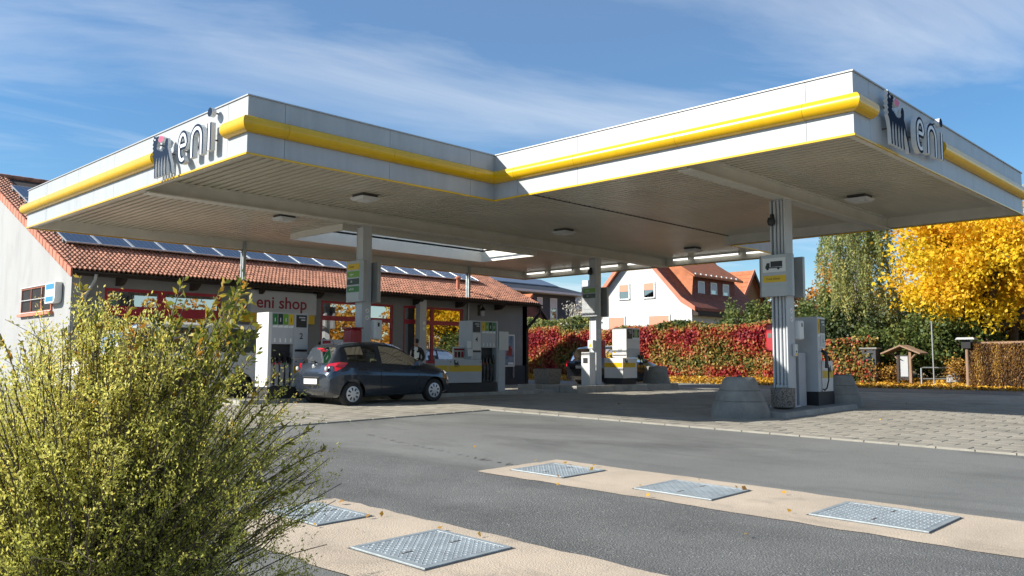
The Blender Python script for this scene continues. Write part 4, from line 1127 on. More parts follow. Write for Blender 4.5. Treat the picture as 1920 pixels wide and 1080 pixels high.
for (uc, vc, w_, z, s_) in ((C1[0], C1[1], .29, 2.62, 'high on the column by the hatchback'), (C2[0], C2[1], .29, 2.35, 'on the middle column'), (C3[0], C3[1], .35, 2.42, 'on the front column')):
    t = thing('warning_stickers', 'pair of small round white prohibition stickers '+s_, 'sticker', (uc+.03, vc-w_/2-.001, z), 0, 'warning stickers on columns')
    for k in range(2):
        b = MB(); b.prism(arc(0, .18*k, .06, .06, 0, 337, 15), lambda a, zz, d: (a, -d, zz), .0, .003); s1 = b.build('sticker', WHITE, t)
        b = MB(); b.prism([(-.03, .18*k-.02), (-.02, .18*k-.03), (.03, .18*k+.02), (.02, .18*k+.03)], lambda a, zz, d: (a, -d, zz), .0035, .005); b.build('symbol', RED_BIN, s1)
# security cameras
for (x, y, s_) in ((C3[0]-.25, C3[1]+.1, 'front'), (C2[0]-.22, C2[1]+.05, 'middle')):
    t = thing('security_camera', 'small black security camera near the top of the %s column' % s_, 'camera', (x, y, 4.55), 0, 'security cameras on columns')
    b = MB(); b.lathe([(.0, -.1), (.07, -.08), (.09, 0), (.07, .08), (0, .09)], n=12); b.build('dome', BLACK, t, smooth=50)
    b = MB(); b.box(-.02, -.02, .05, .16, .02, .16); b.build('mount', BLACK, t)
# squeegee in a bucket on the island
PC = (11.95, 18.3)
t = thing('squeegee', 'black squeegee with yellow handle standing behind the hatchback roof', 'squeegee', (PC[0], PC[1], g(*PC)+.12))
b = MB(); b.tube([(0, 0, .75), (.22, -.05, 1.22)], .014, 8); b.build('handle', YELLOW_M, t)
b = MB(); b.tube([(-.12, 0, 1.30), (.0, -.02, 1.44), (.18, -.04, 1.32)], .05, 8); b.build('sponge_head', BLACK, t, smooth=50)
b = MB(); b.lathe([(.10, 0), (.13, .75), (.11, .75), (.09, .05), (0, .05)], n=14); b.build('bucket', BLACK, t, smooth=40)

# ================================================================== vehicles
PAINT_H = mat('hatchback_paint', (0.034, 0.046, 0.066), 0.25, 0.5, coat=1.0)
PAINT_B = mat('black_paint', (0.008, 0.009, 0.012), 0.25, 0.2, coat=1.0)
PAINT_W = mat('white_paint', (0.62, 0.62, 0.61), 0.35, coat=0.6)
LAMP_R = mat('tail_lens', (0.55, 0.012, 0.03), 0.12, coat=1.0)
LAMP_W = mat('clear_lens', (0.72, 0.72, 0.70), 0.1, 0.3, coat=1.0)
HUB = mat('wheel_cover', (0.62, 0.63, 0.64), 0.35, 0.3)
SEAT = mat('seat_fabric', (0.02, 0.02, 0.024), 0.9)
def interp(tab, x):
    return float(np.interp(x, [p[0] for p in tab], [p[1] for p in tab]))
def smooth_tab(tab, n=80):
    xs = np.linspace(tab[0][0], tab[-1][0], n); ys = np.interp(xs, [p[0] for p in tab], [p[1] for p in tab])
    return xs, ys
def vehicle(name, label, cat, spec, loc, rzv, group=None):
    t = thing(name, label, cat, loc, rzv, group)
    L = spec['L']; ww = spec['wheels']; r = spec['r']; paint = spec['paint']
    xs = sorted(set(spec['xs']))
    def row(x):
        zs, zb, zt = interp(spec['zs'], x), interp(spec['zb'], x), interp(spec['zt'], x)
        wm_, wb, wt = interp(spec['wm'], x), interp(spec['wb'], x), interp(spec['wt'], x)
        zb = min(zb, zt-.03)
        hood = max(0.0, min(1.0, (zt-zb-.03)/.25))
        z8 = zt-.055*hood-.012; z9 = zt-.015*hood-.004
        w8 = wt*hood+(wb-.06)*(1-hood)
        lower = zs+(zb-zs)*.42
        P = [(0, zs), (wm_-.16, zs), (wm_-.045, zs+.05), (wm_-.012, zs+(lower-zs)*.5), (wm_, lower), (wm_+.004, lower+(zb-lower)*.45), (wm_-.012, lower+(zb-lower)*.8), (wb, zb),
             (wb+(w8-wb)*.10, zb+(z8-zb)*.10), (wb+(w8-wb)*.5+.012*hood, zb+(z8-zb)*.5), (wb+(w8-wb)*.90, zb+(z8-zb)*.90), (w8, z8), (w8-.10, z9), (w8*.5, zt-.001), (0, zt)]
        return P
    rows = [row(x) for x in xs]; nj = len(rows[0])
    parts = {'body': MB(), 'glass': {}}
    def cell_kind(i, j):
        xm = (xs[i]+xs[i+1])/2
        for k, (a, b_) in enumerate(spec['side']):
            if a < xm < b_ and j in (8, 9): return ('side_window', k)
        a, b_ = spec['shield']
        if a < xm < b_ and j in (12, 13): return ('windscreen', 0)
        a, b_ = spec['rear']
        if a < xm < b_ and j in (12, 13): return ('rear_window', 0)
        return None
    for i in range(len(xs)-1):
        for j in range(nj-1):
            kd = cell_kind(i, j)
            for s in (1, -1):
                q = [(xs[i], s*rows[i][j][0], rows[i][j][1]), (xs[i+1], s*rows[i+1][j][0], rows[i+1][j][1]), (xs[i+1], s*rows[i+1][j+1][0], rows[i+1][j+1][1]), (xs[i], s*rows[i][j+1][0], rows[i][j+1][1])]
                parts['body'].face(q, 0 if kd is None else 1)
                if kd is not None:
                    kk = kd if kd[0] != 'side_window' else (kd[0], kd[1], s)
                    parts['glass'].setdefault(kk, MB()).face(q)
    for i in (0, len(xs)-1):
        ring = [(xs[i], p[0], p[1]) for p in rows[i]]+[(xs[i], -p[0], p[1]) for p in rows[i][::-1][1:-1]]
        parts['body'].face(ring)
    me = parts['body'].mesh('body', [paint, BLACK], smooth=34)
    ob = link('body', me, t)
    # wheel arches cut with boolean, baked
    cut = MB()
    for wx in ww:
        for s in (1, -1): cut.lathe([(0, 0), (r+.055, 0), (r+.055, .34), (0, .34)], (wx, s*spec['half']-(.30 if s > 0 else .04), r), 28, axis='y')
    cob = link('cutter', cut.mesh('cutter', BLACK))
    try:
        bo = ob.modifiers.new('b', 'BOOLEAN'); bo.object = cob; bo.operation = 'DIFFERENCE'; bo.solver = 'EXACT'
        ob.parent = None
        dg = bpy.context.evaluated_depsgraph_get(); dg.update()
        nm = bpy.data.meshes.new_from_object(ob.evaluated_get(dg)); nm.name = 'body'
        ob.modifiers.clear(); ob.data = nm; ob.parent = t
        bm = bmesh.new(); bm.from_mesh(nm); bmesh.ops.delete(bm, geom=[f for f in bm.faces if f.material_index == 1], context='FACES'); bm.to_mesh(nm); bm.free()
    except Exception as ex:
        ob.modifiers.clear()
    cm_ = cob.data; bpy.data.objects.remove(cob); bpy.data.meshes.remove(cm_)
    for kk, mb_ in parts['glass'].items():
        mb_.build(kk[0], CARGLASS, t, smooth=60)
    # dark wheel housings, underbody and cabin
    u_ = MB(); zs = interp(spec['zs'], L/2); u_.box(.25, -spec['half']+.35, zs+.0, L-.25, spec['half']-.35, zs+.32)
    u_.build('underbody', BLACK, t)
    for wx in ww:
        for s in (1, -1):
            tt = MB(); c = (wx, s*(spec['half']-.115), r)
            tt.lathe([(r*.62, -.09), (r*.93, -.095), (r, -.07), (r, .07), (r*.93, .095), (r*.62, .09)], c, 30, axis='y'); wo = tt.build('tyre', RUBBER, None, smooth=40)
            wl = bpy.data.objects.new('wheel', None); col.objects.link(wl); wl.parent = t; wl.empty_display_size = .1
            wo.parent = wl
            hb = MB(); yy = s*.075
            hb.lathe([(0, yy+s*.030), (r*.2, yy+s*.028), (r*.55, yy+s*.022), (r*.67, yy+s*.012), (r*.68, yy-s*.03)], c, 30, axis='y'); hb.build('wheel_cover', spec.get('hub', HUB), wl, smooth=40)
            ins = MB(); ins.lathe([(0, -.05*s), (r*.63, -.05*s)], c, 20, axis='y'); ins.build('brake', BLACK, wl)
            sl = MB()
            for k in range(8):
                a = 2*math.pi*k/8+.2; ca, sa = math.cos(a), math.sin(a)
                P = []
                for (rr, hw) in ((.28, .030), (.52, .045)):
                    for e in (-1, 1): P.append((c[0]+r*rr*ca-e*hw*sa*.5, c[2]+r*rr*sa+e*hw*ca*.5))
                y0 = c[1]+yy+s*.030
                sl.face([(P[0][0], y0, P[0][1]), (P[1][0], y0, P[1][1]), (P[3][0], y0-s*.005, P[3][1]), (P[2][0], y0-s*.005, P[2][1])])
            sl.build('cover_slots', BLACK, wl)
    # seats
    for (sx, sw) in spec['seats']:
        for s in (-.36, .36):
            zb = interp(spec['zb'], sx)
            b = MB(); b.hexa([(sx, s-.23, .45), (sx+.14, s-.23, .45), (sx+.14, s+.23, .45), (sx, s+.23, .45), (sx-.12, s-.2, zb+.12), (sx-.02, s-.2, zb+.12), (sx-.02, s+.2, zb+.12), (sx-.12, s+.2, zb+.12)])
            st = b.build('seat', SEAT, t, bevel=.04)
            b = MB(); b.hexa([(sx-.14, s-.12, zb+.16), (sx-.06, s-.12, zb+.16), (sx-.06, s+.12, zb+.16), (sx-.14, s+.12, zb+.16), (sx-.16, s-.10, zb+.36), (sx-.08, s-.10, zb+.36), (sx-.08, s+.10, zb+.36), (sx-.16, s+.10, zb+.36)]); b.build('headrest', SEAT, st, bevel=.03)
    # door seams
    for x in spec['seams']:
        for s in (1, -1):
            p = row(x); b = MB(); b.tube([(x, s*(p[k][0]+.001), p[k][1]) for k in range(3, 8)], .006, 5); b.build('door_seam', BLACK, t)
    for x in spec['handles']:
        for s in (1, -1):
            p = row(x); b = MB(); z = p[6][1]-.02; y = s*(p[6][0]+.012)
            b.box(x-.10, y-.016, z-.018, x+.10, y+.016, z+.018); b.build('door_handle', spec.get('hand', paint), t, bevel=.01)
    for s in (1, -1):
        x = spec['mirror']; p = row(x)
        b = MB(); b.hexa([(x-.05, s*(p[7][0]+.0), p[7][1]+.0), (x+.10, s*(p[7][0]+.02), p[7][1]+.02), (x+.12, s*(p[7][0]+.20), p[7][1]+.04), (x-.02, s*(p[7][0]+.20), p[7][1]+.02), (x-.04, s*(p[7][0]+.02), p[7][1]+.12), (x+.06, s*(p[7][0]+.02), p[7][1]+.13), (x+.08, s*(p[7][0]+.19), p[7][1]+.15), (x-.03, s*(p[7][0]+.19), p[7][1]+.15)])
        b.build('mirror', paint, t, bevel=.02)
    return t, row

hatch = dict(L=3.71, half=.83, wheels=(.60, 3.03), r=.285, paint=PAINT_H, hub=HUB,
    xs=[0, .03, .07, .12, .2, .27, .34, .42, .5, .56, .66, .8, .95, 1.1, 1.22, 1.30, 1.45, 1.6, 1.75, 1.9, 2.0, 2.08, 2.2, 2.35, 2.5, 2.65, 2.78, 2.9, 3.0, 3.15, 3.3, 3.42, 3.52, 3.6, 3.66, 3.70],
    zs=[(0, .42), (.03, .33), (.12, .26), (.3, .20), (3.3, .19), (3.6, .22), (3.66, .28), (3.70, .36)],
    zb=[(0, .72), (.12, .90), (.27, .97), (.5, .98), (1.3, .93), (2.2, .88), (2.78, .86), (3.2, .80), (3.52, .70), (3.7, .55)],
    zt=[(0, .76), (.03, .83), (.07, .95), (.12, 1.0), (.2, 1.12), (.27, 1.245), (.34, 1.365), (.42, 1.425), (.56, 1.455), (.95, 1.485), (1.45, 1.495), (1.75, 1.475), (2.0, 1.425), (2.2, 1.335), (2.5, 1.15), (2.78, .985), (2.9, .945), (3.15, .90), (3.42, .82), (3.52, .775), (3.6, .72), (3.66, .66), (3.7, .58)],
    wm=[(0, .66), (.03, .72), (.12, .785), (.3, .82), (.6, .832), (3.1, .83), (3.4, .79), (3.6, .69), (3.7, .50)],
    wb=[(0, .62), (.03, .68), (.12, .73), (.3, .765), (.6, .785), (2.5, .785), (3.1, .755), (3.4, .70), (3.6, .60), (3.7, .42)],
    wt=[(0, .62), (.12, .60), (.27, .575), (.42, .56), (1.3, .575), (2.0, .56), (2.5, .62), (2.78, .70), (3.7, .5)],
    side=[(.50, .66), (.66, 1.30), (1.45, 2.65)], shield=(2.0, 2.78), rear=(.12, .34), seats=[(.95, 0), (1.75, 0)], seams=[.72, 1.38, 2.52], handles=[.86, 1.60], mirror=2.42, hand=BLACK)
hx, hy = 10.74, 16.90
car, hrow = vehicle('parked_car', 'dark grey small hatchback with red tail lamps and white wheel covers refuelling at pump 2', 'car', hatch, (hx, hy, g(hx+1.85, hy)-SL*DH[0]*1.85), 0)
car.rotation_euler = (0, -SL*DH[0], 0)
for s in (1, -1):
    b = MB()
    pts0 = [(.055, .52, .80), (.075, .50, .90), (.12, .56, .985), (.30, .765, 1.02), (.47, .80, 1.0), (.36, .80, .90), (.17, .775, .82)]
    front = [(x-.05 if y < .6 else x-.03, s*(y+.035), z) for x, y, z in pts0]; back = [(x+.07, s*(y-.07), z) for x, y, z in pts0]
    n = len(front); c0 = (sum(p[0] for p in front)/n-.035, sum(p[1] for p in front)/n+s*.03, sum(p[2] for p in front)/n)
    for k in range(n):
        j = (k+1) % n; b.face([front[k], front[j], c0]); b.face([front[k], front[j], back[j], back[k]])
    tl = b.build('tail_lamp', LAMP_R, car, smooth=60)
    b = MB(); b.lathe([(0, -.035), (.05, -.02), (.055, .0)], (.012, s*.60, .87), 12, axis='x'); b.build('reversing_lens', LAMP_W, tl, smooth=60)
    b = MB(); f = [(3.36, .745, .78), (3.55, .655, .70), (3.655, .52, .62), (3.60, .64, .60), (3.42, .735, .68)]
    b.face([(x+.008, s*(y+.014), z) for x, y, z in f]); b.build('headlight', LAMP_W, car)
b = MB(); b.box(-.022, -.27, .52, -.008, .27, .64); pl = b.build('number_plate', WHITE, car, bevel=.003)
b = MB(); b.box(-.0115, -.33, .46, .03, .33, .69); b.build('plate_recess', BLACK, car, bevel=.01)
b = MB(); b.box(.245, -.12, 1.315, .30, .12, 1.345); b.build('brake_light', LAMP_R, car)
b = MB(); b.tube([(.115, .0, 1.00), (.105, .02, 1.05)], .022, 8); b.tube([(.10, .0, 1.03), (.13, .30, 1.09)], .010, 6); b.build('rear_wiper', BLACK, car)
b = MB(); b.lathe([(.0, -.012), (.035, -.01), (.05, 0)], (.055, 0, .915), 14, axis='x'); b.build('badge', PIPE, car)
b = MB(); b.box(.045, -.42, .825, .05, -.30, .845); b.build('badge', PIPE, car)
b = MB(); b.tube([(.02, -.66, .70), (.018, -.3, .705), (.015, 0, .706), (.018, .3, .705), (.02, .66, .70)], .006, 5); b.build('bumper_seam', BLACK, car)
b = MB(); b.tube([(.62, 0, 1.46), (.50, 0, 1.62)], .006, 6); b.build('aerial', BLACK, car)
b = MB(); b.lathe([(0, 0), (.13, .0)], (.30, -.2, 1.18), 18, axis='x'); b.build('rear_sun_disc', PIPE, car)
b = MB(); b.tube([(2.35, -.36+.16*math.cos(a*.393), .93+.16*math.sin(a*.393)) for a in range(17)], .014, 6); b.build('steering_wheel', BLACK, car)

van_s = dict(L=4.9, half=.95, wheels=(.95, 3.95), r=.33, paint=PAINT_W, hub=BLACK,
    xs=[0, .04, .1, .3, .7, 1.2, 1.7, 1.78, 2.4, 2.95, 3.1, 3.4, 3.6, 3.8, 4.0, 4.2, 4.35, 4.5, 4.65, 4.78, 4.86, 4.9],
    zs=[(0, .45), (.1, .33), (.4, .27), (4.5, .27), (4.8, .32), (4.9, .42)],
    zb=[(0, 1.12), (1, 1.15), (3.6, 1.12), (4.2, 1.10), (4.65, .92), (4.9, .7)],
    zt=[(0, 1.75), (.04, 1.85), (.1, 1.92), (.3, 1.96), (1.2, 1.98), (3.1, 1.97), (3.4, 1.93), (3.6, 1.84), (4.2, 1.20), (4.35, 1.13), (4.65, .98), (4.8, .86), (4.9, .74)],
    wm=[(0, .88), (.1, .93), (.4, .95), (4.2, .95), (4.6, .90), (4.8, .78), (4.9, .6)],
    wb=[(0, .86), (.1, .91), (.4, .92), (4.2, .91), (4.6, .86), (4.8, .74), (4.9, .55)],
    wt=[(0, .78), (.1, .80), (3.4, .79), (4.2, .84), (4.9, .6)],
    side=[(.1, 1.2), (1.2, 1.70), (1.78, 2.95), (3.1, 4.2)], shield=(3.4, 4.2), rear=(0, 0), seats=[(1.2, 0), (2.9, 0)], seams=[1.74, 3.02, 4.05], handles=[1.95, 3.2], mirror=3.98)
vx, vy = 11.7, 21.2
van, _ = vehicle('white_van', 'white passenger van facing left beside the shop, mostly hidden by the bush', 'van', van_s, (vx, vy, g(9.4, 21.2)+.005), math.pi)
for s in (1, -1):
    b = MB(); f = [(4.42, .885, .93), (4.72, .80, .84), (4.80, .70, .70), (4.55, .90, .72)]
    b.face([(x+.012, s*(y+.03), z) for x, y, z in f]); b.build('headlight', LAMP_W, van)
    b = MB(); b.box(.02, s*.86, .85, .08, s*.93, 1.25); b.build('tail_lamp', LAMP_R, van)
suv = dict(L=4.3, half=.88, wheels=(.82, 3.45), r=.32, paint=PAINT_B, hub=PIPE,
    xs=[0, .04, .1, .2, .32, .45, .6, .85, 1.1, 1.45, 1.55, 1.9, 2.2, 2.35, 2.55, 2.8, 3.05, 3.25, 3.5, 3.8, 4.0, 4.15, 4.25, 4.3],
    zs=[(0, .45), (.1, .32), (.4, .24), (3.9, .23), (4.2, .28), (4.3, .4)],
    zb=[(0, .92), (.2, 1.02), (1.5, 1.0), (2.8, .95), (3.4, .88), (4.0, .78), (4.3, .6)],
    zt=[(0, .95), (.04, 1.05), (.1, 1.15), (.2, 1.36), (.32, 1.52), (.45, 1.58), (.85, 1.63), (1.55, 1.65), (2.2, 1.60), (2.35, 1.56), (3.25, 1.06), (3.5, 1.0), (3.8, .93), (4.0, .87), (4.15, .80), (4.25, .72), (4.3, .62)],
    wm=[(0, .76), (.1, .84), (.4, .88), (3.6, .88), (4.0, .82), (4.2, .7), (4.3, .5)],
    wb=[(0, .72), (.1, .79), (.4, .83), (3.4, .82), (4.0, .74), (4.2, .62), (4.3, .45)],
    wt=[(0, .66), (.3, .62), (2.3, .62), (3.25, .74), (4.3, .5)],
    side=[(.6, 1.45), (1.55, 2.8)], shield=(2.35, 3.25), rear=(.04, .32), seats=[(1.2, 0), (2.1, 0)], seams=[1.5, 2.75], handles=[1.1, 1.75], mirror=2.78)
bx_, by_ = 25.3, 20.9
suvo, _ = vehicle('black_car', 'black estate car behind the middle column, its bonnet pointing right', 'car', suv, (bx_, by_, g(bx_+2, by_)-.0), R(-3))
b = MB(); b.box(-.02, -.26, .75, -.003, .26, .86); b.build('number_plate', PUMP, suvo)
for s in (1, -1):
    b = MB(); b.box(.01, s*.66, .82, .07, s*.80, 1.05); b.build('tail_lamp', LAMP_R, suvo)
    b = MB(); f = [(3.92, .80, .80), (4.16, .68, .72), (4.2, .62, .62), (3.98, .79, .66)]; b.face([(x+.01, s*(y+.03), z) for x, y, z in f]); b.build('headlight', LAMP_W, suvo)
    b = MB(); b.tube([(.55, s*.84, 1.06), (.7, s*.76, 1.34), (.95, s*.70, 1.50), (1.5, s*.69, 1.55), (2.1, s*.69, 1.52)], .012, 6); b.build('window_trim', PIPE, suvo)

# ================================================================== person by pump 4
px_, py_ = 18.05, 22.0
SKIN = mat('skin', (0.32, 0.17, 0.12), 0.55); HAIR = mat('hair', (0.012, 0.010, 0.009), 0.7)
JACK = mat('black_jacket', (0.012, 0.012, 0.014), 0.8, var=.2, vscale=10); JEAN = mat('blue_jeans', (0.06, 0.09, 0.15), 0.85, var=.2, vscale=12); SHIRT = mat('white_shirt', (0.70, 0.69, 0.62), 0.7); SHOE = mat('shoe', (0.02, 0.018, 0.016), 0.6)
per = thing('person', 'person in black jacket over white shirt with dark hair, looking down behind pump 4', 'person', (px_, py_, g(px_, py_)+.012), R(205))
def skin_chain(name, verts, edges, radii, mats, assign, parent, root=0, sub=2):
    me = bpy.data.meshes.new(name); me.from_pydata(verts, edges, [])
    o = bpy.data.objects.new(name, me); col.objects.link(o)
    sk = o.modifiers.new('skin', 'SKIN'); sk.use_smooth_shade = True
    for i, r_ in enumerate(radii): me.skin_vertices[0].data[i].radius = (r_, r_) if not isinstance(r_, tuple) else r_
    me.skin_vertices[0].data[root].use_root = True
    sb = o.modifiers.new('sub', 'SUBSURF'); sb.levels = sub; sb.render_levels = sub
    dg = bpy.context.evaluated_depsgraph_get(); dg.update()
    nm = bpy.data.meshes.new_from_object(o.evaluated_get(dg)); nm.name = name
    bpy.data.objects.remove(o)
    nm.materials.clear()
    for m_ in mats: nm.materials.append(m_)
    for p in nm.polygons: p.material_index = assign(p.center); p.use_smooth = True
    return link(name, nm, parent)
# x forward, y left, z up
V = [(0, 0, .93), (.0, 0, 1.10), (.01, 0, 1.26), (.02, 0, 1.38), (.04, 0, 1.46), (.065, 0, 1.53),   # 0-5 pelvis..neck
     (0, .10, .90), (.03, .11, .50), (.0, .115, .10), (.10, .125, .045),                                # 6-9 left leg
     (0, -.10, .90), (-.04, -.11, .50), (-.05, -.115, .10), (.05, -.125, .045),                         # 10-13 right leg
     (.01, .17, 1.38), (-.02, .24, 1.12), (.16, .22, .98), (.22, .21, .97),                             # 14-17 left arm
     (.01, -.17, 1.38), (-.02, -.24, 1.12), (.17, -.19, 1.02), (.23, -.17, 1.02)]
Ed = [(0, 1), (1, 2), (2, 3), (3, 4), (4, 5), (0, 6), (6, 7), (7, 8), (8, 9), (0, 10), (10, 11), (11, 12), (12, 13), (3, 14), (14, 15), (15, 16), (16, 17), (3, 18), (18, 19), (19, 20), (20, 21)]
Ra = [(.15, .12), (.145, .11), (.16, .12), (.15, .11), .075, .052, .092, .065, .05, .04, .092, .065, .05, .04, .07, .055, .042, .038, .07, .055, .042, .038]
def asg(c):
    if c.z > 1.475: return 0
    if c.x > .195 and .9 < c.z < 1.1: return 0
    if c.z > .86: return 3 if (c.x > .085 and abs(c.y) < .06 and c.z > 1.0) else 1
    return 2 if c.z > .10 else 4
skin_chain('body', V, Ed, Ra, [SKIN, JACK, JEAN, SHIRT, SHOE], asg, per)
b = MB(); b.lathe([(.0, -.115), (.05, -.105), (.068, -.06), (.078, .0), (.080, .05), (.065, .10), (.03, .122), (0, .125)], n=18)
b.v = [(x*1.15+.11-(.03*z if z < 0 else 0)+z*-.12, y*.95, z+1.625) for x, y, z in b.v]
hd = b.build('head', SKIN, per, smooth=80)
b = MB(); b.lathe([(.086, -.02), (.090, .05), (.074, .105), (.035, .135), (0, .138)], n=18)
b.v = [(x*1.18+.095-z*.12, y, z+1.625) for x, y, z in b.v]
b.build('hair', HAIR, hd, smooth=80)
b = MB(); b.hexa([(.195, -.012, 1.605), (.195, .012, 1.605), (.225, .010, 1.585), (.225, -.010, 1.585), (.195, -.008, 1.64), (.195, .008, 1.64), (.203, .006, 1.63), (.203, -.006, 1.63)]); b.build('nose', SKIN, hd, bevel=.004)
for s in (1, -1):
    b = MB(); b.lathe([(.0, .0), (.010, .004), (.012, .0)], (.196, s*.03, 1.637), 8, axis='x'); b.build('eye', TEXT_K, hd)
    b = MB(); b.box(.085, s*.076, 1.60, .115, s*.090, 1.65); b.build('ear', SKIN, hd, bevel=.006)
    for k, (dy, ln_) in enumerate(((-.03, .075), (-.01, .085), (.01, .08), (.03, .06))):
        hx_, hy_, hz_ = (.235, .21, .965) if s > 0 else (.245, -.17, 1.015)
        b = MB(); b.tube([(hx_, hy_+dy*.7, hz_), (hx_+ln_*.5, hy_+dy*.8, hz_-.01), (hx_+ln_*.8, hy_+dy*.8, hz_-.04)], .009, 6, r1=.006); b.build('finger', SKIN, per, smooth=60)
    b = MB(); b.tube([(hx_-.02, hy_-s*.03, hz_), (hx_+.02, hy_-s*.055, hz_-.01), (hx_+.045, hy_-s*.05, hz_-.02)], .010, 6, r1=.007); b.build('thumb', SKIN, per, smooth=60)
t = thing('paper_sheet', 'pale sheet of paper held by the person behind pump 4', 'paper', (px_-.20, py_-.22, g(px_, py_)+1.12), R(205))
b = MB(); b.hexa([(.0, -.07, .0), (.012, -.07, .0), (.012, .07, .0), (.0, .07, .0), (-.05, -.07, .18), (-.038, -.07, .18), (-.038, .07, .18), (-.05, .07, .18)]); b.build('sheet', SHIRT, t)

# ================================================================== houses behind
ROOF_R = mat('roof_tiles_red', (0.20, 0.06, 0.035), 0.8, var=.3, vscale=4, bump=.3, bscale=8)
ROOF_O = mat('roof_tiles_orange', (0.38, 0.125, 0.05), 0.8, var=.2, vscale=3)
ROOF_K = mat('roof_tiles_black', (0.03, 0.032, 0.038), 0.55, var=.3, vscale=3)
HANG = mat('hung_tiles', (0.17, 0.05, 0.035), 0.8, var=.25, vscale=5)
BRICK = mat('brown_cladding', (0.24, 0.115, 0.055), 0.85, var=.2, vscale=2, streak=(1, 1, 6))
SHUT = mat('salmon_blind', (0.62, 0.24, 0.15), 0.6)
ANTH = mat('anthracite_render', (0.055, 0.062, 0.072), 0.85, var=.1)
HOUSE_W = mat('house_render', (0.50, 0.51, 0.50), 0.9, var=0.03, bump=0.2, bscale=40)
PALE = mat('pale_render', (0.55, 0.56, 0.57), 0.85, var=.06)
HGLASS = glass_mat('house_glass', (0.06, 0.06, 0.07), 0.03, 0.3)
def hwin(parent, plane, a0, z0, a1, z1, off, fr=WHITE, blind=0.0, bm_=None, sgn=-1):
    """window on plane ('x' or 'y') at coordinate off; a = other horizontal axis"""
    f = (lambda a, z, d: (off+sgn*d, a, z)) if plane == 'x' else (lambda a, z, d: (a, off+sgn*d, z))
    def bx(p0, q0, p1, q1, d0, d1, m_, name, par):
        b = MB(); P = [f(p0, q0, d0), f(p1, q0, d0), f(p1, q0, d1), f(p0, q0, d1), f(p0, q1, d0), f(p1, q1, d0), f(p1, q1, d1), f(p0, q1, d1)]; b.hexa(P); return b.build(name, m_, par)
    w_ = bx(a0, z0, a1, z1, -.05, .012, DARK, 'window', parent)
    t_ = .07
    bx(a0-t_, z1, a1+t_, z1+t_, .0, .05, fr, 'frame', w_); bx(a0-t_, z0-t_, a1+t_, z0, .0, .08, fr, 'sill', w_); bx(a0-t_, z0, a0, z1, .0, .05, fr, 'frame', w_); bx(a1, z0, a1+t_, z1, .0, .05, fr, 'frame', w_)
    bx(a0, z0, a1, z1, .013, .018, HGLASS, 'pane', w_)
    if blind: bx(a0+.01, z1-(z1-z0)*blind, a1-.01, z1-.01, .019, .04, bm_ or SHUT, 'blind', w_)
    return w_
# white house: gable faces -x at x=42
HX, H0, H1, HL = 42.0, 26.4, 34.0, 8.0
hz0, hze, hzr = .9, 4.55, 8.35
hs = thing('white_house', 'white gabled house with red tiled roof, salmon blinds and three-window dormer', 'house', (HX, H0, hz0))
hm = (H0+H1)/2-H0; Hw = H1-H0
def X3(a, b_, d): return (d, a, b_)
b = MB(); b.prism(ccw([(0, -.4), (Hw, -.4), (Hw, hze-hz0), (hm, hzr-hz0), (0, hze-hz0)]), X3, 0, .3); b.build('gable_wall', HOUSE_W, hs)
b = MB(); b.box(.3, .0, -.4, HL, .3, hze-hz0); b.build('side_wall', PALE, hs)
b = MB(); b.box(.3, Hw-.3, -.4, HL, Hw, hze-hz0); b.build('side_wall', PALE, hs)
b = MB(); b.prism(ccw([(0.3, -.4), (Hw-.3, -.4), (Hw-.3, hze-hz0), (hm, hzr-hz0-.3), (.3, hze-hz0)]), X3, HL-.3, HL); b.build('back_gable', PALE, hs)
ez = hze-hz0; rz_ = hzr-hz0
for s, nm in ((0, 'a'), (1, 'b')):
    m_ = (lambda y: y) if s == 0 else (lambda y: Hw-y)
    b = MB(); pr = [(m_(-.40), ez-.12), (m_(.5), ez+.40), (m_(hm), rz_+.12), (m_(hm), rz_+.30), (m_(.45), ez+.60), (m_(-.40), ez+.05)]
    b.prism(ccw(pr), X3, -.25, HL+.3, 0); rf = b.build('roof_slope', ROOF_R, hs)
    # tile courses
    for k in range(13):
        f_ = k/13; ya = .5+(hm-.5)*f_; za = ez+.58+(rz_-.28-ez)*f_
        q = MB(); q.box(-.22, m_(ya)-.02, za+.0, HL+.28, m_(ya)+.02, za+.035); q.build('tile_course', ROOF_R, rf)
    b = MB(); pr2 = [(m_(-.42), ez-.16), (m_(.5), ez+.36), (m_(hm), rz_+.08), (m_(hm), rz_+.34), (m_(.44), ez+.66), (m_(-.42), ez+.10)]
    b.prism(ccw(pr2), X3, -.36, -.252); b.build('verge_tiles', TILE_V, rf)
b = MB(); b.box(.05, -.38, ez-.40, HL+.3, -.02, ez-.13); b.build('eaves_soffit', WOOD_D, hs)
for (y0, z0, y1, z1, bl) in ((30.85, 5.35, 31.55, 6.2, .48), (29.0, 5.35, 29.7, 6.2, .48), (31.2, 2.4, 32.4, 4.2, .5), (27.95, 2.4, 29.35, 4.2, .5)):
    hwin(hs, 'x', y0-H0, z0-hz0, y1-H0, z1-hz0, 0, blind=bl)
hwin(hs, 'y', 4.3, 1.6, 5.1, 2.9, 0)
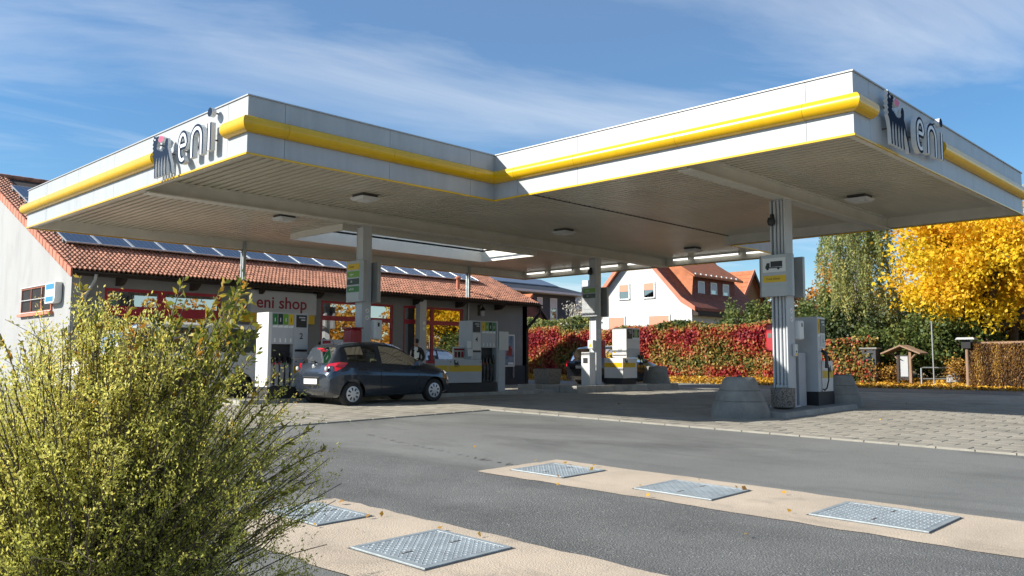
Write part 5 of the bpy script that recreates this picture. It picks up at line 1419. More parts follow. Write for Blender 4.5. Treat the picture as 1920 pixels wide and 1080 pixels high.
# dormer on the right slope
b = MB(); b.box(1.6, .95, ez+.45, 6.6, 2.9, ez+2.05); dm = b.build('dormer', HANG, hs)
b = MB(); b.hexa([(1.2, .55, ez+1.98), (7.0, .55, ez+1.98), (7.0, 3.6, rz_+.10), (1.2, 3.6, rz_+.10), (1.2, .55, ez+2.10), (7.0, .55, ez+2.10), (7.0, 3.6, rz_+.24), (1.2, 3.6, rz_+.24)]); b.build('dormer_roof', ROOF_O, dm)
b = MB(); b.hexa([(.95, .60, ez+.75), (1.58, .90, ez+.5), (1.58, 3.0, ez+2.3), (1.15, 3.0, ez+2.3), (1.15, .60, ez+2.0), (1.58, .90, ez+2.04), (1.58, 3.2, rz_-.1), (1.2, 3.2, rz_-.1)]); b.build('dormer_cheek', ROOF_O, dm)
for k in range(3):
    hwin(dm, 'y', 2.25+k*1.45, ez+.85, 2.85+k*1.45, ez+1.75, .95, blind=(.75, .45, .5)[k], bm_=PUMP)
for k in range(9):
    b = MB(); b.box(1.5+k*.6, .62, ez+2.12, 1.6+k*.6, .72, ez+2.24); b.build('snow_guard', STEEL, dm)
# orange roofed house to the right and behind
p0 = at(1408, 513, 62); p1 = at(1310, 522, 66)
oh = thing('orange_roof_house', 'house with bright orange tiled roof and brown clad gable behind the white house', 'house', (51.5, 30.0, .9))
Oz = 7.8; OW = 8.0; OL = 10.0
b = MB(); b.prism(ccw([(0, -.4), (OW, -.4), (OW, 1.9), (OW/2, Oz-.9), (0, 1.9)]), lambda a, z, d: (a, d, z), 0, OL); b.build('walls', BRICK, oh)
for s in (0, 1):
    m_ = (lambda x: x) if s == 0 else (lambda x: OW-x)
    b = MB(); b.prism(ccw([(m_(-.5), 1.30), (m_(OW/2), Oz-.86), (m_(OW/2), Oz-.62), (m_(-.5), 1.54)]), lambda a, z, d: (a, d, z), -.3, OL+.3); rf = b.build('roof_slope', ROOF_O, oh)
    for k in range(18):
        f_ = k/18; xa = -.5+(OW/2+.5)*f_; za = 1.53+(Oz-.62-1.53)*f_
        q = MB(); q.box(m_(xa)-.02, -.28, za, m_(xa)+.02, OL+.28, za+.04); q.build('tile_course', ROOF_O, rf)
    b = MB(); b.prism(ccw([(m_(-.55), 1.20), (m_(OW/2), Oz-.92), (m_(OW/2), Oz-.56), (m_(-.55), 1.56)]), lambda a, z, d: (a, d, z), -.40, -.302); b.build('verge', TILE_V if s == 0 else WOOD_D, rf)
# dark modern house
dh_ = thing('modern_house', 'anthracite two-storey house with shallow black roof behind the shop', 'house', (43.0, 46.0, 1.0))
dz = 6.15
b = MB(); b.box(0, 0, 2.9, 12.0, 9, dz); b.build('upper_wall', ANTH, dh_)
b = MB(); b.box(0, -.02, -.4, 12.03, 9, 2.897); b.build('lower_wall', PALE, dh_)
b = MB(); b.box(-.1, -.15, 2.85, 12.15, -.025, 3.0); b.build('string_course', PALE, dh_)
b = MB()
A = [(-.8, -.9, dz), (12.8, -.9, dz), (12.8, 9.9, dz), (-.8, 9.9, dz)]; Rg = [(4.6, 4.5, dz+1.9), (7.4, 4.5, dz+1.9)]
b.face([A[0], A[1], Rg[1], Rg[0]]); b.face([A[1], A[2], Rg[1]]); b.face([A[2], A[3], Rg[0], Rg[1]]); b.face([A[3], A[0], Rg[0]]); b.face(A[::-1])
rf = b.build('hip_roof', ROOF_K, dh_)
b = MB(); b.box(-.8, -.93, dz-.18, 12.8, 9.93, dz-.005); b.build('fascia_board', PALE, dh_)
for k in range(7):
    x = 2.8+k*1.1; b = MB(); sl_ = 1.9/5.4
    b.hexa([(x, .6, dz+.56+.0), (x+1.05, .6, dz+.56), (x+1.05, 2.6, dz+.56+2*sl_), (x, 2.6, dz+.56+2*sl_), (x, .6, dz+.64), (x+1.05, .6, dz+.64), (x+1.05, 2.6, dz+.64+2*sl_), (x, 2.6, dz+.64+2*sl_)])
    b.build('solar_panel', PVL, rf)
for (x0, x1, z0, z1) in ((2.2, 3.3, 3.6, 5.5), (8.8, 9.5, 3.5, 5.6), (7.2, 7.7, 3.8, 5.6), (9.3, 10.4, .6, 2.0), (6.6, 7.4, .6, 2.0)):
    hwin(dh_, 'y', x0, z0, x1, z1, 0 if z0 > 3 else -.02, blind=.35, bm_=PALE)
# white villa further back
wv = thing('white_villa', 'white villa with black hipped roof, balcony and chimney far behind the middle column', 'house', (64.0, 50.0, 1.0))
b = MB(); b.box(0, 0, -.4, 9, 9, 5.6); b.build('walls', RENDER_W, wv)
b = MB(); A = [(-.7, -.7, 5.6), (9.7, -.7, 5.6), (9.7, 9.7, 5.6), (-.7, 9.7, 5.6)]; T = (4.5, 4.5, 8.2)
for k in range(4): b.face([A[k], A[(k+1) % 4], T])
b.face(A[::-1]); rf = b.build('hip_roof', ROOF_K, wv)
b = MB(); b.box(-.72, -.72, 5.42, 9.72, 9.72, 5.597); b.build('fascia_board', BLACK, wv)
b = MB(); b.box(1.5, 3.2, 6.4, 2.2, 3.9, 8.6); b.build('chimney', PALE, rf)
b = MB(); b.box(.5, -1.5, 2.5, 6.0, -.01, 2.7); b.box(.5, -1.5, 2.7, 6.0, -1.4, 3.5); b.box(.5, -1.4, 2.7, .6, -.01, 3.5); b.build('balcony', RENDER_W, wv)
for (x0, x1) in ((.8, 1.7), (2.6, 3.9), (5.0, 6.6)): hwin(wv, 'y', x0, 3.0, x1, 5.0, 0)
hwin(wv, 'x', 2.0, 3.2, 3.4, 4.8, 0); hwin(wv, 'x', 5.0, 3.2, 6.4, 4.8, 0)
# brick outbuilding beside the shop
ob_ = thing('brick_outbuilding', 'dark red brick outbuilding with steep gable right behind the shop corner', 'outbuilding', (37.4, 37.4, 1.0))
b = MB(); b.prism(ccw([(0, -.3), (5.4, -.3), (5.4, 2.0), (2.7, 4.62), (0, 2.0)]), lambda a, z, d: (a, d, z), 0, 5); b.build('walls', mat('dark_brick', (.12, .05, .042), .9, var=.35, vscale=6), ob_)
for s in (0, 1):
    m_ = (lambda x: x) if s == 0 else (lambda x: 5.4-x)
    b = MB(); b.prism(ccw([(m_(-.4), 1.61), (m_(2.7), 4.64), (m_(2.7), 4.88), (m_(-.4), 1.82)]), lambda a, z, d: (a, d, z), -.25, 5.2); b.build('roof_slope', ROOF_O if s == 0 else ROOF_K, ob_)
b = MB(); b.box(1.7, -.03, .9, 2.4, -.002, 2.6); b.build('window', DARK, ob_)
# greenhouse glimpsed among the shrubs
q = vg(1700, 38.4)
t = thing('greenhouse', 'small white-framed greenhouse half hidden behind the wooden information board', 'greenhouse', q)
b = MB()
for y in (0, 1.2, 2.4): b.tube([(-1.3, y, 0), (-1.3, y, .8), (0, y, 1.55), (1.3, y, .8), (1.3, y, 0)], .04, 6)
for x, z in ((-1.3, .8), (0, 1.55), (1.3, .8)): b.tube([(x, 0, z), (x, 2.4, z)], .035, 6)
b.build('frame', WHITE, t)
b = MB(); b.face([(-1.3, 0, .8), (0, 0, 1.55), (0, 2.4, 1.55), (-1.3, 2.4, .8)]); b.face([(1.3, 0, .8), (0, 0, 1.55), (0, 2.4, 1.55), (1.3, 2.4, .8)]); b.face([(-1.3, 0, 0), (1.3, 0, 0), (1.3, 0, .8), (0, 0, 1.55), (-1.3, 0, .8)]); b.build('glazing', HGLASS, t)

# ================================================================== street furniture on the right
q = vg(1697, 35.2)
t = thing('information_board', 'wooden information board on two posts with small pitched roof among autumn leaves', 'board', q, R(-8))
WOOD = mat('weathered_wood', (0.25, 0.16, 0.10), 0.85, var=.25, vscale=5, streak=(6, 6, .8))
for y in (-.24, .26):
    b = MB(); b.box(-.05, y-.05, -.1, .05, y+.05, 1.32); b.build('post', WOOD if y < 0 else WOOD_D, t, bevel=.006)
b = MB(); b.box(-.02, -.18, .25, .02, .20, 1.15); b.build('panel', DARK, t)
b = MB(); b.box(-.026, -.14, .30, -.021, .16, 1.10); b.build('notice_sheet', CAP, t)
b = MB(); b.box(-.03, -.19, .16, .03, .21, .24); b.build('rail', WOOD_D, t)
for s in (-1, 1):
    b = MB(); b.hexa([(-.35, .01, 1.50), (.35, .01, 1.50), (.35, s*.80+.01, 1.18), (-.35, s*.80+.01, 1.18), (-.35, .01, 1.56), (.35, .01, 1.56), (.35, s*.80+.01, 1.24), (-.35, s*.80+.01, 1.24)]); b.build('roof_board', WOOD, t)
    b = MB(); b.tube([(-.02, s*.27, 1.0), (-.02, s*.55, 1.28)], .035, 6); b.build('brace', WOOD, t)
q = vg(1757, 35.3)
t = thing('metal_railing', 'low grey tubular railing right of the information board', 'railing', q)
b = MB(); b.tube([(-.1, .55, 0), (-.1, .55, .62), (.05, .50, .64), (.7, -.55, .64)], .03, 8); b.tube([(-.08, .52, .2), (.7, -.55, .2)], .022, 8); b.build('rails', STEEL, t, smooth=50)
b = MB(); b.tube([(.7, -.55, 0), (.7, -.55, .64)], .03, 8); b.build('upright', STEEL, t, smooth=50)
q = vg(1751, 35.1)
t = thing('sign_pole', 'thin white pole standing in the leaves by the railing', 'pole', q)
b = MB(); b.tube([(0, 0, 0), (-.02, 0, 1.5), (-.05, 0, 2.5)], .028, 8); b.build('pole', PIPE, t, smooth=50)
b = MB(); b.lathe([(.06, 0), (.06, .04), (.028, .05)], n=10); b.build('foot', STEEL, t)
q = vg(1815, 34.9)
t = thing('lantern_post', 'tan wooden post with flat-roofed lantern box at the left edge of the vine-covered wall', 'post', q)
b = MB(); b.tube([(0, 0, 0), (0, 0, 1.45)], .075, 10, r1=.06); b.build('post', WOOD, t, smooth=50)
b = MB(); b.box(-.12, -.16, 1.45, .16, .16, 1.78); b.build('lantern_box', BLACK, t)
b = MB(); b.hexa([(-.25, -.34, 1.78), (.25, -.34, 1.78), (.25, .34, 1.78), (-.25, .34, 1.78), (-.2, -.28, 1.86), (.2, -.28, 1.86), (.2, .28, 1.86), (-.2, .28, 1.86)]); b.build('roof', PIPE, t)
q = vg(1790, 35.6)
t = thing('boulder', 'pale boulder at the right end of the low railing', 'boulder', q)
b = MB(); b.lathe([(.0, .40), (.16, .36), (.28, .22), (.30, .05), (.25, 0)], n=9); b.v = [(x*(1+.2*math.sin(5*y+3*z)), y*(1.1+.15*math.sin(7*x)), z) for x, y, z in b.v]; b.build('stone', RENDER_W, t, smooth=30)

# ================================================================== vegetation
L_YEL = leaf_mat('maple_leaves', [(0, (.36, .34, .04)), (.25, (.78, .58, .03)), (.6, (.88, .60, .03)), (.88, (.82, .42, .03)), (1, (.50, .20, .03))], .5)
L_BIRCH = leaf_mat('birch_leaves', [(0, (.17, .21, .07)), (.45, (.32, .36, .13)), (.75, (.48, .46, .17)), (1, (.62, .50, .12))], .5)
L_GRN = leaf_mat('shrub_leaves', [(0, (.035, .06, .018)), (.5, (.09, .13, .035)), (.85, (.19, .22, .06)), (1, (.36, .33, .08))], .35)
L_HEDGE = leaf_mat('creeper_leaves', [(0, (.035, .06, .016)), (.2, (.12, .14, .03)), (.34, (.40, .31, .07)), (.46, (.42, .19, .06)), (.6, (.46, .085, .04)), (.8, (.36, .022, .035)), (1, (.18, .014, .022))], .38)
L_OR = leaf_mat('orange_leaves', [(0, (.35, .22, .03)), (.5, (.55, .26, .03)), (1, (.50, .12, .03))], .4)
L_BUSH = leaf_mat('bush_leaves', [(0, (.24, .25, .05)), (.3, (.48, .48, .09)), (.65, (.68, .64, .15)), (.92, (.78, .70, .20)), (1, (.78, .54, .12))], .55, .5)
L_SHOOT = leaf_mat('shoot_leaves', [(0, (.10, .14, .025)), (.45, (.28, .28, .04)), (.75, (.48, .36, .05)), (1, (.58, .26, .04))], .38, .5)
L_DRY = leaf_mat('dry_vine_leaves', [(0, (.04, .02, .010)), (.5, (.17, .08, .022)), (.8, (.36, .19, .035)), (1, (.55, .34, .06))], .3)
L_LIT = leaf_mat('leaf_litter', [(0, (.22, .11, .03)), (.5, (.55, .30, .03)), (1, (.70, .42, .04))], .2)
L_BLOS = leaf_mat('pale_leaves', [(0, (.35, .33, .26)), (1, (.66, .62, .55))], .3)
L_PINE = leaf_mat('dark_leaves', [(0, (.02, .035, .015)), (.6, (.055, .08, .028)), (1, (.14, .15, .05))], .25)

def nz(p, s):        # cheap smooth noise in 0..1
    q = p*s
    v = np.sin(q[:, 0]*1.7+1.3*np.sin(q[:, 1]*.9+2))+np.sin(q[:, 1]*2.1+1.1*np.sin(q[:, 2]*1.3+.7))+np.sin(q[:, 2]*1.9+1.7*np.sin(q[:, 0]*.8+4))
    return np.clip(.5+v/5.0, 0, 1)
def limb(mb, p, d, L_, r_, depth, tips, spread=.5, up=.25):
    n = 5; pts = [p]; dd = d.copy()
    for k in range(n):
        dd = dd+rng.normal(size=3)*.13+np.array([0, 0, up*.18]); dd /= np.linalg.norm(dd); pts.append(pts[-1]+dd*L_/n)
    mb.tube(pts, r_, 7 if r_ > .04 else 5, r1=r_*.55)
    if depth == 0: tips.append(pts[-1]); tips.append(pts[3]); return
    for k in range(3 if depth > 1 else 4):
        f = 2+int(rng.integers(0, 4)); b0 = pts[min(f, n)]
        d2 = dd+rng.normal(size=3)*spread; d2[2] += up; d2 /= np.linalg.norm(d2)
        limb(mb, b0, d2, L_*rng.uniform(.55, .8), r_*.5, depth-1, tips, spread, up)
def tree(name, label, x, y, trunk_h, height, rad, n_leaf, size, lm, tr, group=None, depth=3, clump=.8, bias=.0, crown_off=(0, 0)):
    z0 = zv(x)
    t = thing(name, label, 'tree', (x, y, z0), 0, group)
    mb = MB(); tips = []
    p = [np.array([0., 0., -.1])]
    for k in range(5): p.append(p[-1]+np.array([rng.normal()*.05, rng.normal()*.05, (trunk_h+.1)/5]))
    mb.tube(p, tr, 10, r1=tr*.75)
    for k in range(6):
        a = 2*math.pi*k/6+rng.uniform(-.3, .3); d = np.array([math.cos(a)*.75, math.sin(a)*.75, rng.uniform(.5, 1.2)]); d /= np.linalg.norm(d)
        limb(mb, p[-1-(k % 2)], d, rad*.62, tr*.5, depth-1, tips)
    limb(mb, p[-1], np.array([0, 0, 1.]), (height-trunk_h)*.5, tr*.7, depth-1, tips)
    mb.build('trunk', BARK, t, smooth=60)
    # crown: clumps over the shell and the volume of an uneven ellipsoid
    c0 = np.array([crown_off[0], crown_off[1], (trunk_h*.75+height)/2]); rz0 = (height-trunk_h*.75)/2
    nc = int(70+rad*26); dirs = rng.normal(size=(nc, 3)); dirs /= np.linalg.norm(dirs, axis=1)[:, None]
    lump = .72+.42*nz(dirs*3+x, 1.3)
    rr = lump*(rng.random(nc)**.33)*.98
    C = c0+dirs*rr[:, None]*np.array([rad, rad, rz0])
    if tips:
        T = np.array(tips); T = T[(np.abs(T[:, 0]) < rad*1.1) & (np.abs(T[:, 1]) < rad*1.1) & (T[:, 2] < height)]; C = np.vstack([C, T])
    idx = rng.integers(0, len(C), n_leaf)
    off = rng.normal(size=(n_leaf, 3))*np.array([1, 1, .7])*clump*(.5+.5*rng.random(n_leaf))[:, None]*.55
    P = C[idx]+off
    P = P[P[:, 2] > .5]
    tint = np.clip(.5*nz(P, 1.1)+.35*rng.random(len(P))+.12*nz(C[idx][:len(P)], 3)+bias, 0, 1)
    me = leaves_mesh('crown', P, size, lm, tint, aspect=.75)
    tag(link('crown', me, t), kind='stuff')
    return t

# verge with leaf litter along the hedge
VERGE = mat('verge_soil', (0.17, 0.13, 0.06), 0.95, c2=(0.36, 0.25, 0.09), vscale=2.2, bump=.6, bscale=20)
b = MB(); us = [34.6, 34.62, 35.3, 36.1, 40, 60, 140]
for u0_, u1_ in zip(us[:-1], us[1:]):
    for k in range(-6, 24):
        v0_, v1_ = k*5, k*5+5
        z0_ = .40 if u0_ == 34.6 else zv(u0_); b.face([(u0_, v0_, z0_), (u1_, v0_, zv(u1_)), (u1_, v1_, zv(u1_)), (u0_, v1_, z0_)])
tag(b.build('verge', VERGE), kind='structure')
n_ = 16000; e = 34.6+rng.random(n_)**1.4*3.0-.25*rng.random(n_)**3; v_ = rng.uniform(1, 37, n_)
P3 = np.column_stack([e, v_, np.where(e < 34.6, g(34, 10)+.02, .545+.25*np.clip((e-34.6)/1.5, 0, 1))+rng.random(n_)*.04])
tag(link('leaf_litter', leaves_mesh('leaf_litter', P3, .12, L_LIT, rng.random(n_), nrm=np.tile([0, 0, 1.], (n_, 1)), aspect=.8, axis=np.zeros((n_, 3)), jitter=1.0)), 'yellow fallen leaves lying along the sunlit verge', 'leaf litter', kind='stuff')
# loose leaves on the asphalt, pavers and strips
LF = [(590, 992), (690, 975), (670, 1000), (825, 998), (716, 971), (1060, 873), (1200, 916), (1380, 919), (1395, 922), (1046, 898), (1046, 914), (1115, 877), (1310, 905), (1400, 1010), (890, 842), (1070, 772), (965, 748), (1160, 760), (1290, 770), (1240, 758), (1700, 760), (1470, 930), (1330, 776), (1415, 786), (1650, 790), (1110, 885), (640, 948), (900, 1010), (1005, 868), (1215, 935), (1480, 965)]
P = np.array([on_g(x, y)[:2] for x, y in LF])
P3 = np.column_stack([P, [g(a, b_)+.035 for a, b_ in P]])
tag(link('fallen_leaves', leaves_mesh('fallen_leaves', P3, .055, L_LIT, rng.random(len(P3)), nrm=np.tile([0, 0, 1.], (len(P3), 1)), aspect=.8, axis=np.zeros((len(P3), 3)), jitter=1.)), 'scattered single yellow leaves on the asphalt and concrete', 'fallen leaves', kind='stuff')

# red creeper hedge
def hedge(label, u0, v0, u1, v1, h, th, n, size, lm, patch, cat='hedge', name='creeper_hedge', rough=.22):
    z0 = zv(u0)-.05; t = thing(name, label, cat, (u0, v0, z0))
    ax = np.array([u1-u0, v1-v0]); Ln = np.linalg.norm(ax); ax = ax/Ln; nr = np.array([ax[1], -ax[0]])
    if nr@np.array([-1, 0.]) < 0: nr = -nr
    m = n; s = rng.random(m)*Ln; zz = h*rng.random(m)**.9
    prof = 1-.35*(zz/h)**4
    bul = .5*nz(np.column_stack([s, zz*1.5, zz*0]), 1.1)
    topv = h*(.93+.16*nz(np.column_stack([s, s*.5, s*0]), .9)); zz = zz*topv/h
    dep = (rng.random(m)**2)*th*.6
    off = (th*prof*.5+bul*rough*2-dep)
    ncap = m//5
    off[:ncap] = rng.uniform(-th*.5, th*.5, ncap); zz[:ncap] = topv[:ncap]*(1-.06*rng.random(ncap))
    nback = m//8
    off[-nback:] = -off[-nback:]
    P = np.column_stack([ax[0]*s+nr[0]*off, ax[1]*s+nr[1]*off, zz]); P += rng.normal(size=P.shape)*.05
    tint = patch(s, zz, P)
    nrm = np.tile([nr[0], nr[1], .35], (m, 1))
    tag(link('foliage', leaves_mesh('foliage', P, size, lm, tint, nrm=nrm, aspect=.8, axis=np.tile([0, 0, -1.], (m, 1)), jitter=.7), t), kind='stuff')
    b = MB()
    k = 0
    while k < Ln:
        p = ax*k; b.tube([(p[0], p[1], 0), (p[0]+rng.normal()*.05, p[1]+rng.normal()*.1, h*.5), (p[0]+rng.normal()*.05, p[1]+rng.normal()*.2, h*.92)], .025, 5); k += .4
    b.build('stems', BARK, t)
    b = MB(); q0 = ax*0; q1 = ax*Ln; w_ = nr*.10
    b.hexa([(q0[0]-w_[0], q0[1]-w_[1], 0), (q1[0]-w_[0], q1[1]-w_[1], 0), (q1[0]+w_[0], q1[1]+w_[1], 0), (q0[0]+w_[0], q0[1]+w_[1], 0), (q0[0]-w_[0], q0[1]-w_[1], h*.86), (q1[0]-w_[0], q1[1]-w_[1], h*.86), (q1[0]+w_[0], q1[1]+w_[1], h*.86), (q0[0]+w_[0], q0[1]+w_[1], h*.86)]); b.build('fence_core', WOOD_D, t)
    return t
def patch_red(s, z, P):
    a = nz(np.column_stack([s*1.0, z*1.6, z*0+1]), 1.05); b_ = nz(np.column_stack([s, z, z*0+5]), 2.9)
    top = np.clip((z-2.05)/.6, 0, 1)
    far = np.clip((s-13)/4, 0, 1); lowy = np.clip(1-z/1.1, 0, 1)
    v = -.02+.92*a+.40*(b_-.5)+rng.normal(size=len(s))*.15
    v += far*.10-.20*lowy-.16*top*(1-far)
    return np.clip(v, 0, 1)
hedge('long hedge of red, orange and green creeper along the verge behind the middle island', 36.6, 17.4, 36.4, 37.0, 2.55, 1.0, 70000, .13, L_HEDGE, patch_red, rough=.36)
def patch_g(s, z, P): return np.clip(.25+.5*nz(P, 1.6)+rng.normal(size=len(s))*.18, 0, 1)
hedge('olive green hedge top showing above the red creeper near the shop', 38.3, 30.5, 38.1, 36.6, 3.25, 1.3, 9000, .16, L_GRN, lambda s, z, P: np.clip(.55+.4*nz(P, 1.6)+rng.normal(size=len(s))*.15, 0, 1), name='green_hedge')
def shrub(name, label, x, y, r_, h, n, size, lm, bias=0, group=None, z=None, clump=.45):
    z0 = g(x, y) if z is None else z
    t = thing(name, label, 'shrub', (x, y, z0), 0, group)
    nc = 60; d = rng.normal(size=(nc, 3)); d /= np.linalg.norm(d, axis=1)[:, None]
    C = np.array([0, 0, h*.5])+d*(rng.random(nc)**.4)[:, None]*np.array([r_, r_, h*.5])*(.7+.4*nz(d*3+x, 1.2))[:, None]
    P = C[rng.integers(0, nc, n)]+rng.normal(size=(n, 3))*clump*.42; P = P[P[:, 2] > 0]
    tag(link('foliage', leaves_mesh('foliage', P, size, lm, np.clip(.25+.45*nz(P, 1.7)+rng.normal(size=len(P))*.16+bias, 0, 1), aspect=.7), t), kind='stuff')
    b = MB()
    for k in range(9):
        a = rng.uniform(0, 6.28); b.tube([(0, 0, 0), (math.cos(a)*r_*.3, math.sin(a)*r_*.3, h*.4), (math.cos(a)*r_*.6, math.sin(a)*r_*.6, h*.8)], .03, 5, r1=.008)
    b.build('stems', BARK, t)
    return t
for (px, py, dep, r_, h, bias, lb) in ((1362, 585, 38.4, .9, 2.5, .0, 'small round olive shrub above the hedge below the dormer'), (1390, 575, 38.8, 1.5, 3.7, .12, 'larger light green shrub above the hedge beneath the orange roof house'), (1425, 575, 38.4, 1.2, 3.7, .15, 'light green shrub just left of the front column')):
    q = vg(px, dep); shrub('green_shrub', lb, q[0], q[1], r_, h, 5600, .15, L_GRN, bias, 'green shrubs above the creeper hedge', z=q[2])
q = vg(1082, 38.4); shrub('pale_shrub', 'pale cream flowering shrub in front of the white villa', q[0], q[1], 1.5, 4.2, 4600, .13, L_BLOS, 0, z=q[2])
for (px, dep, r_, h, bias, lm, lb) in ((1570, 38.8, 1.6, 4.3, -.05, L_GRN, 'dark bushy shrub directly right of the truck pump'), (1612, 38, 1.6, 3.6, -.12, L_PINE, 'very dark shrub beneath the drooping birch'), (1535, 40.5, 1.7, 4.0, .08, L_GRN, 'grey-green shrub behind the truck pump'), (1650, 37, 1.3, 2.3, .10, L_GRN, 'light green grassy shrub left of the information board'), (1745, 37.6, 2.0, 2.9, .0, L_GRN, 'dark green shrub behind the low railing'), (1795, 37.6, 1.8, 3.1, -.03, L_GRN, 'green shrub behind the lantern post'), (1700, 40.5, 1.7, 3.1, .05, L_GRN, 'shrub behind the information board and greenhouse')):
    q = vg(px, dep); shrub('garden_shrub', lb, q[0], q[1], r_, h, 5400, .15, lm, bias, 'shrubs in the garden on the right', z=q[2])
def patch_r2(s, z, P): return np.clip(.05+.55*nz(np.column_stack([s, z*.8, s*0+3]), 2.3)+rng.normal(size=len(s))*.22, 0, 1)
hedge('short clump of red and green creeper on a wall right of the truck pump', 35.6, 13.6, 35.4, 17.6, 1.75, .7, 9000, .12, L_HEDGE, patch_r2, name='creeper_clump')
b = MB(); q = vg(1634, 35.5); b.box(-.25, -.3, -.2, .25, .3, 1.35)
t = thing('wall_pier', 'dark stone pier at the right end of the creeper clump', 'pier', q); b.build('pier', PLINTH, t, bevel=.02); b = MB(); b.box(-.3, -.35, 1.352, .3, .35, 1.42); b.build('coping', CONC, t)

# yellow maple, birch, others
q = vg(1856, 37.8); tree('yellow_maple', 'large maple in full yellow autumn leaf above the vine-covered wall', q[0], q[1], 2.4, 7.9, 4.05, 40000, .155, L_YEL, .26, clump=.9, crown_off=(.1, -.1))
q = at(1905, 640, 40); tree('yellow_maple', 'second yellow-brown maple behind at the right edge of the photo', q[0], q[1], 2.6, 6.9, 4.0, 15000, .19, L_YEL, .22, clump=1.0, bias=.12)
for (px, dep, h, r_, lb) in ((1862, 43, 5.6, 3.0, 'dark evergreen behind the maple trunk'), (1765, 44, 5.2, 3.0, 'dark evergreen behind the information board'), (1925, 44, 5.8, 3.0, 'dark evergreen at the right edge behind the vine-covered wall')):
    q = at(px, 650, dep); tree('evergreen_tree', lb, q[0], q[1], .6, h, r_, 9000, .17, L_PINE, .16, 'dark evergreens behind the maples', depth=2, clump=.9)
# drooping birch
q = at(1612, 640, 39); bx0, by0 = q[0], q[1]
t = thing('birch_tree', 'tall drooping grey-green birch between the truck pump and the yellow maple', 'tree', (bx0, by0, zv(bx0)))
mb = MB(); mb.tube([(0, 0, 0), (.05, .02, 2.5), (.0, .05, 5), (.08, 0, 7.5), (.05, .05, 9.2)], .17, 9, r1=.03)
PL = []; TN = []
for k in range(330):
    zt = 2.2+6.6*(rng.random()**.8); a = rng.uniform(0, 6.283); rr = (1.75*(1-abs((zt-5.2)/6.2)**1.6))*rng.uniform(.3, 1.05)
    e = np.array([math.cos(a)*rr, math.sin(a)*rr, zt])
    if k < 60: mb.tube([(.05, .03, zt-.8), (e[0]*.5, e[1]*.5, zt-.05), tuple(e)], .025, 5, r1=.008)
    Ld = rng.uniform(1.0, 2.6); m = 95
    f = rng.random(m); P = e+np.column_stack([np.cos(a)*.25*f+rng.normal(size=m)*.07, np.sin(a)*.25*f+rng.normal(size=m)*.07, -Ld*f+rng.normal(size=m)*.05]); PL.append(P)
    TN.append(np.clip(rng.normal(.45, .2)+rng.normal(size=m)*.12, 0, 1))
    if k % 3 == 0: mb.tube([tuple(e), tuple(e+np.array([math.cos(a)*.2, math.sin(a)*.2, -Ld*.5])), tuple(e+np.array([math.cos(a)*.25, math.sin(a)*.25, -Ld]))], .007, 4)
mb.build('trunk', mat('birch_bark', (.20, .19, .17), .8, var=.5, vscale=5, streak=(2, 2, 6)), t, smooth=60)
PL = np.vstack(PL); TN = np.concatenate(TN); k_ = PL[:, 2] > .4
tag(link('crown', leaves_mesh('crown', PL[k_], .11, L_BIRCH, TN[k_], aspect=.55, axis=np.tile([0, 0, -1.], (k_.sum(), 1)), jitter=.4), t), kind='stuff')
q = at(1560, 560, 44); tree('orange_tree', 'small thin orange-leaved tree left of the birch', q[0], q[1], 3.2, 6.6, 1.15, 2600, .17, L_OR, .09, depth=2, clump=.5)
# far brown tree line
def far_mass(name, label, pts, n, size, lm, h, bias):
    P = []
    for (px, dep, hh, w_) in pts:
        q = at(px, 600, dep); m = n//len(pts); d = rng.normal(size=(m, 3)); d /= np.linalg.norm(d, axis=1)[:, None]
        P.append(np.array([q[0], q[1], 1.0+hh*.5])+d*(rng.random(m)**.33)[:, None]*np.array([w_, w_, hh*.5]))
    P = np.vstack(P); tag(link(name, leaves_mesh(name, P, size, lm, np.clip(.4*nz(P, .4)+.4*rng.random(len(P))+bias, 0, 1), aspect=.8)), label, 'trees', kind='stuff')
far_mass('far_trees', 'distant brown and green tree line seen under the right canopy', [(1465, 88, 8.0, 4), (1500, 92, 8.3, 4.5), (1525, 90, 8.6, 4), (1560, 95, 8.0, 5), (1440, 95, 7.5, 4), (1640, 80, 8, 5), (1700, 80, 8, 5), (1780, 75, 8, 5), (1850, 75, 8, 5)], 9000, .5, L_DRY, 8, 0)
# woodland across the road, outside the frame but mirrored in the shop windows
P = []
for k in range(16):
    x = 18+k*3.2; y = -16-rng.uniform(0, 6)-k*.3; hh = rng.uniform(5, 9); m = 900; d = rng.normal(size=(m, 3)); d /= np.linalg.norm(d, axis=1)[:, None]
    P.append(np.array([x, y, .5+hh*.5])+d*(rng.random(m)**.33)[:, None]*np.array([2.6, 2.6, hh*.5]))
P = np.vstack(P); tag(link('roadside_trees', leaves_mesh('roadside_trees', P, .4, L_OR, np.clip(.3*nz(P, .5)+.5*rng.random(len(P)), 0, 1), aspect=.8)), 'autumn trees across the road behind the photographer', 'trees', kind='stuff')

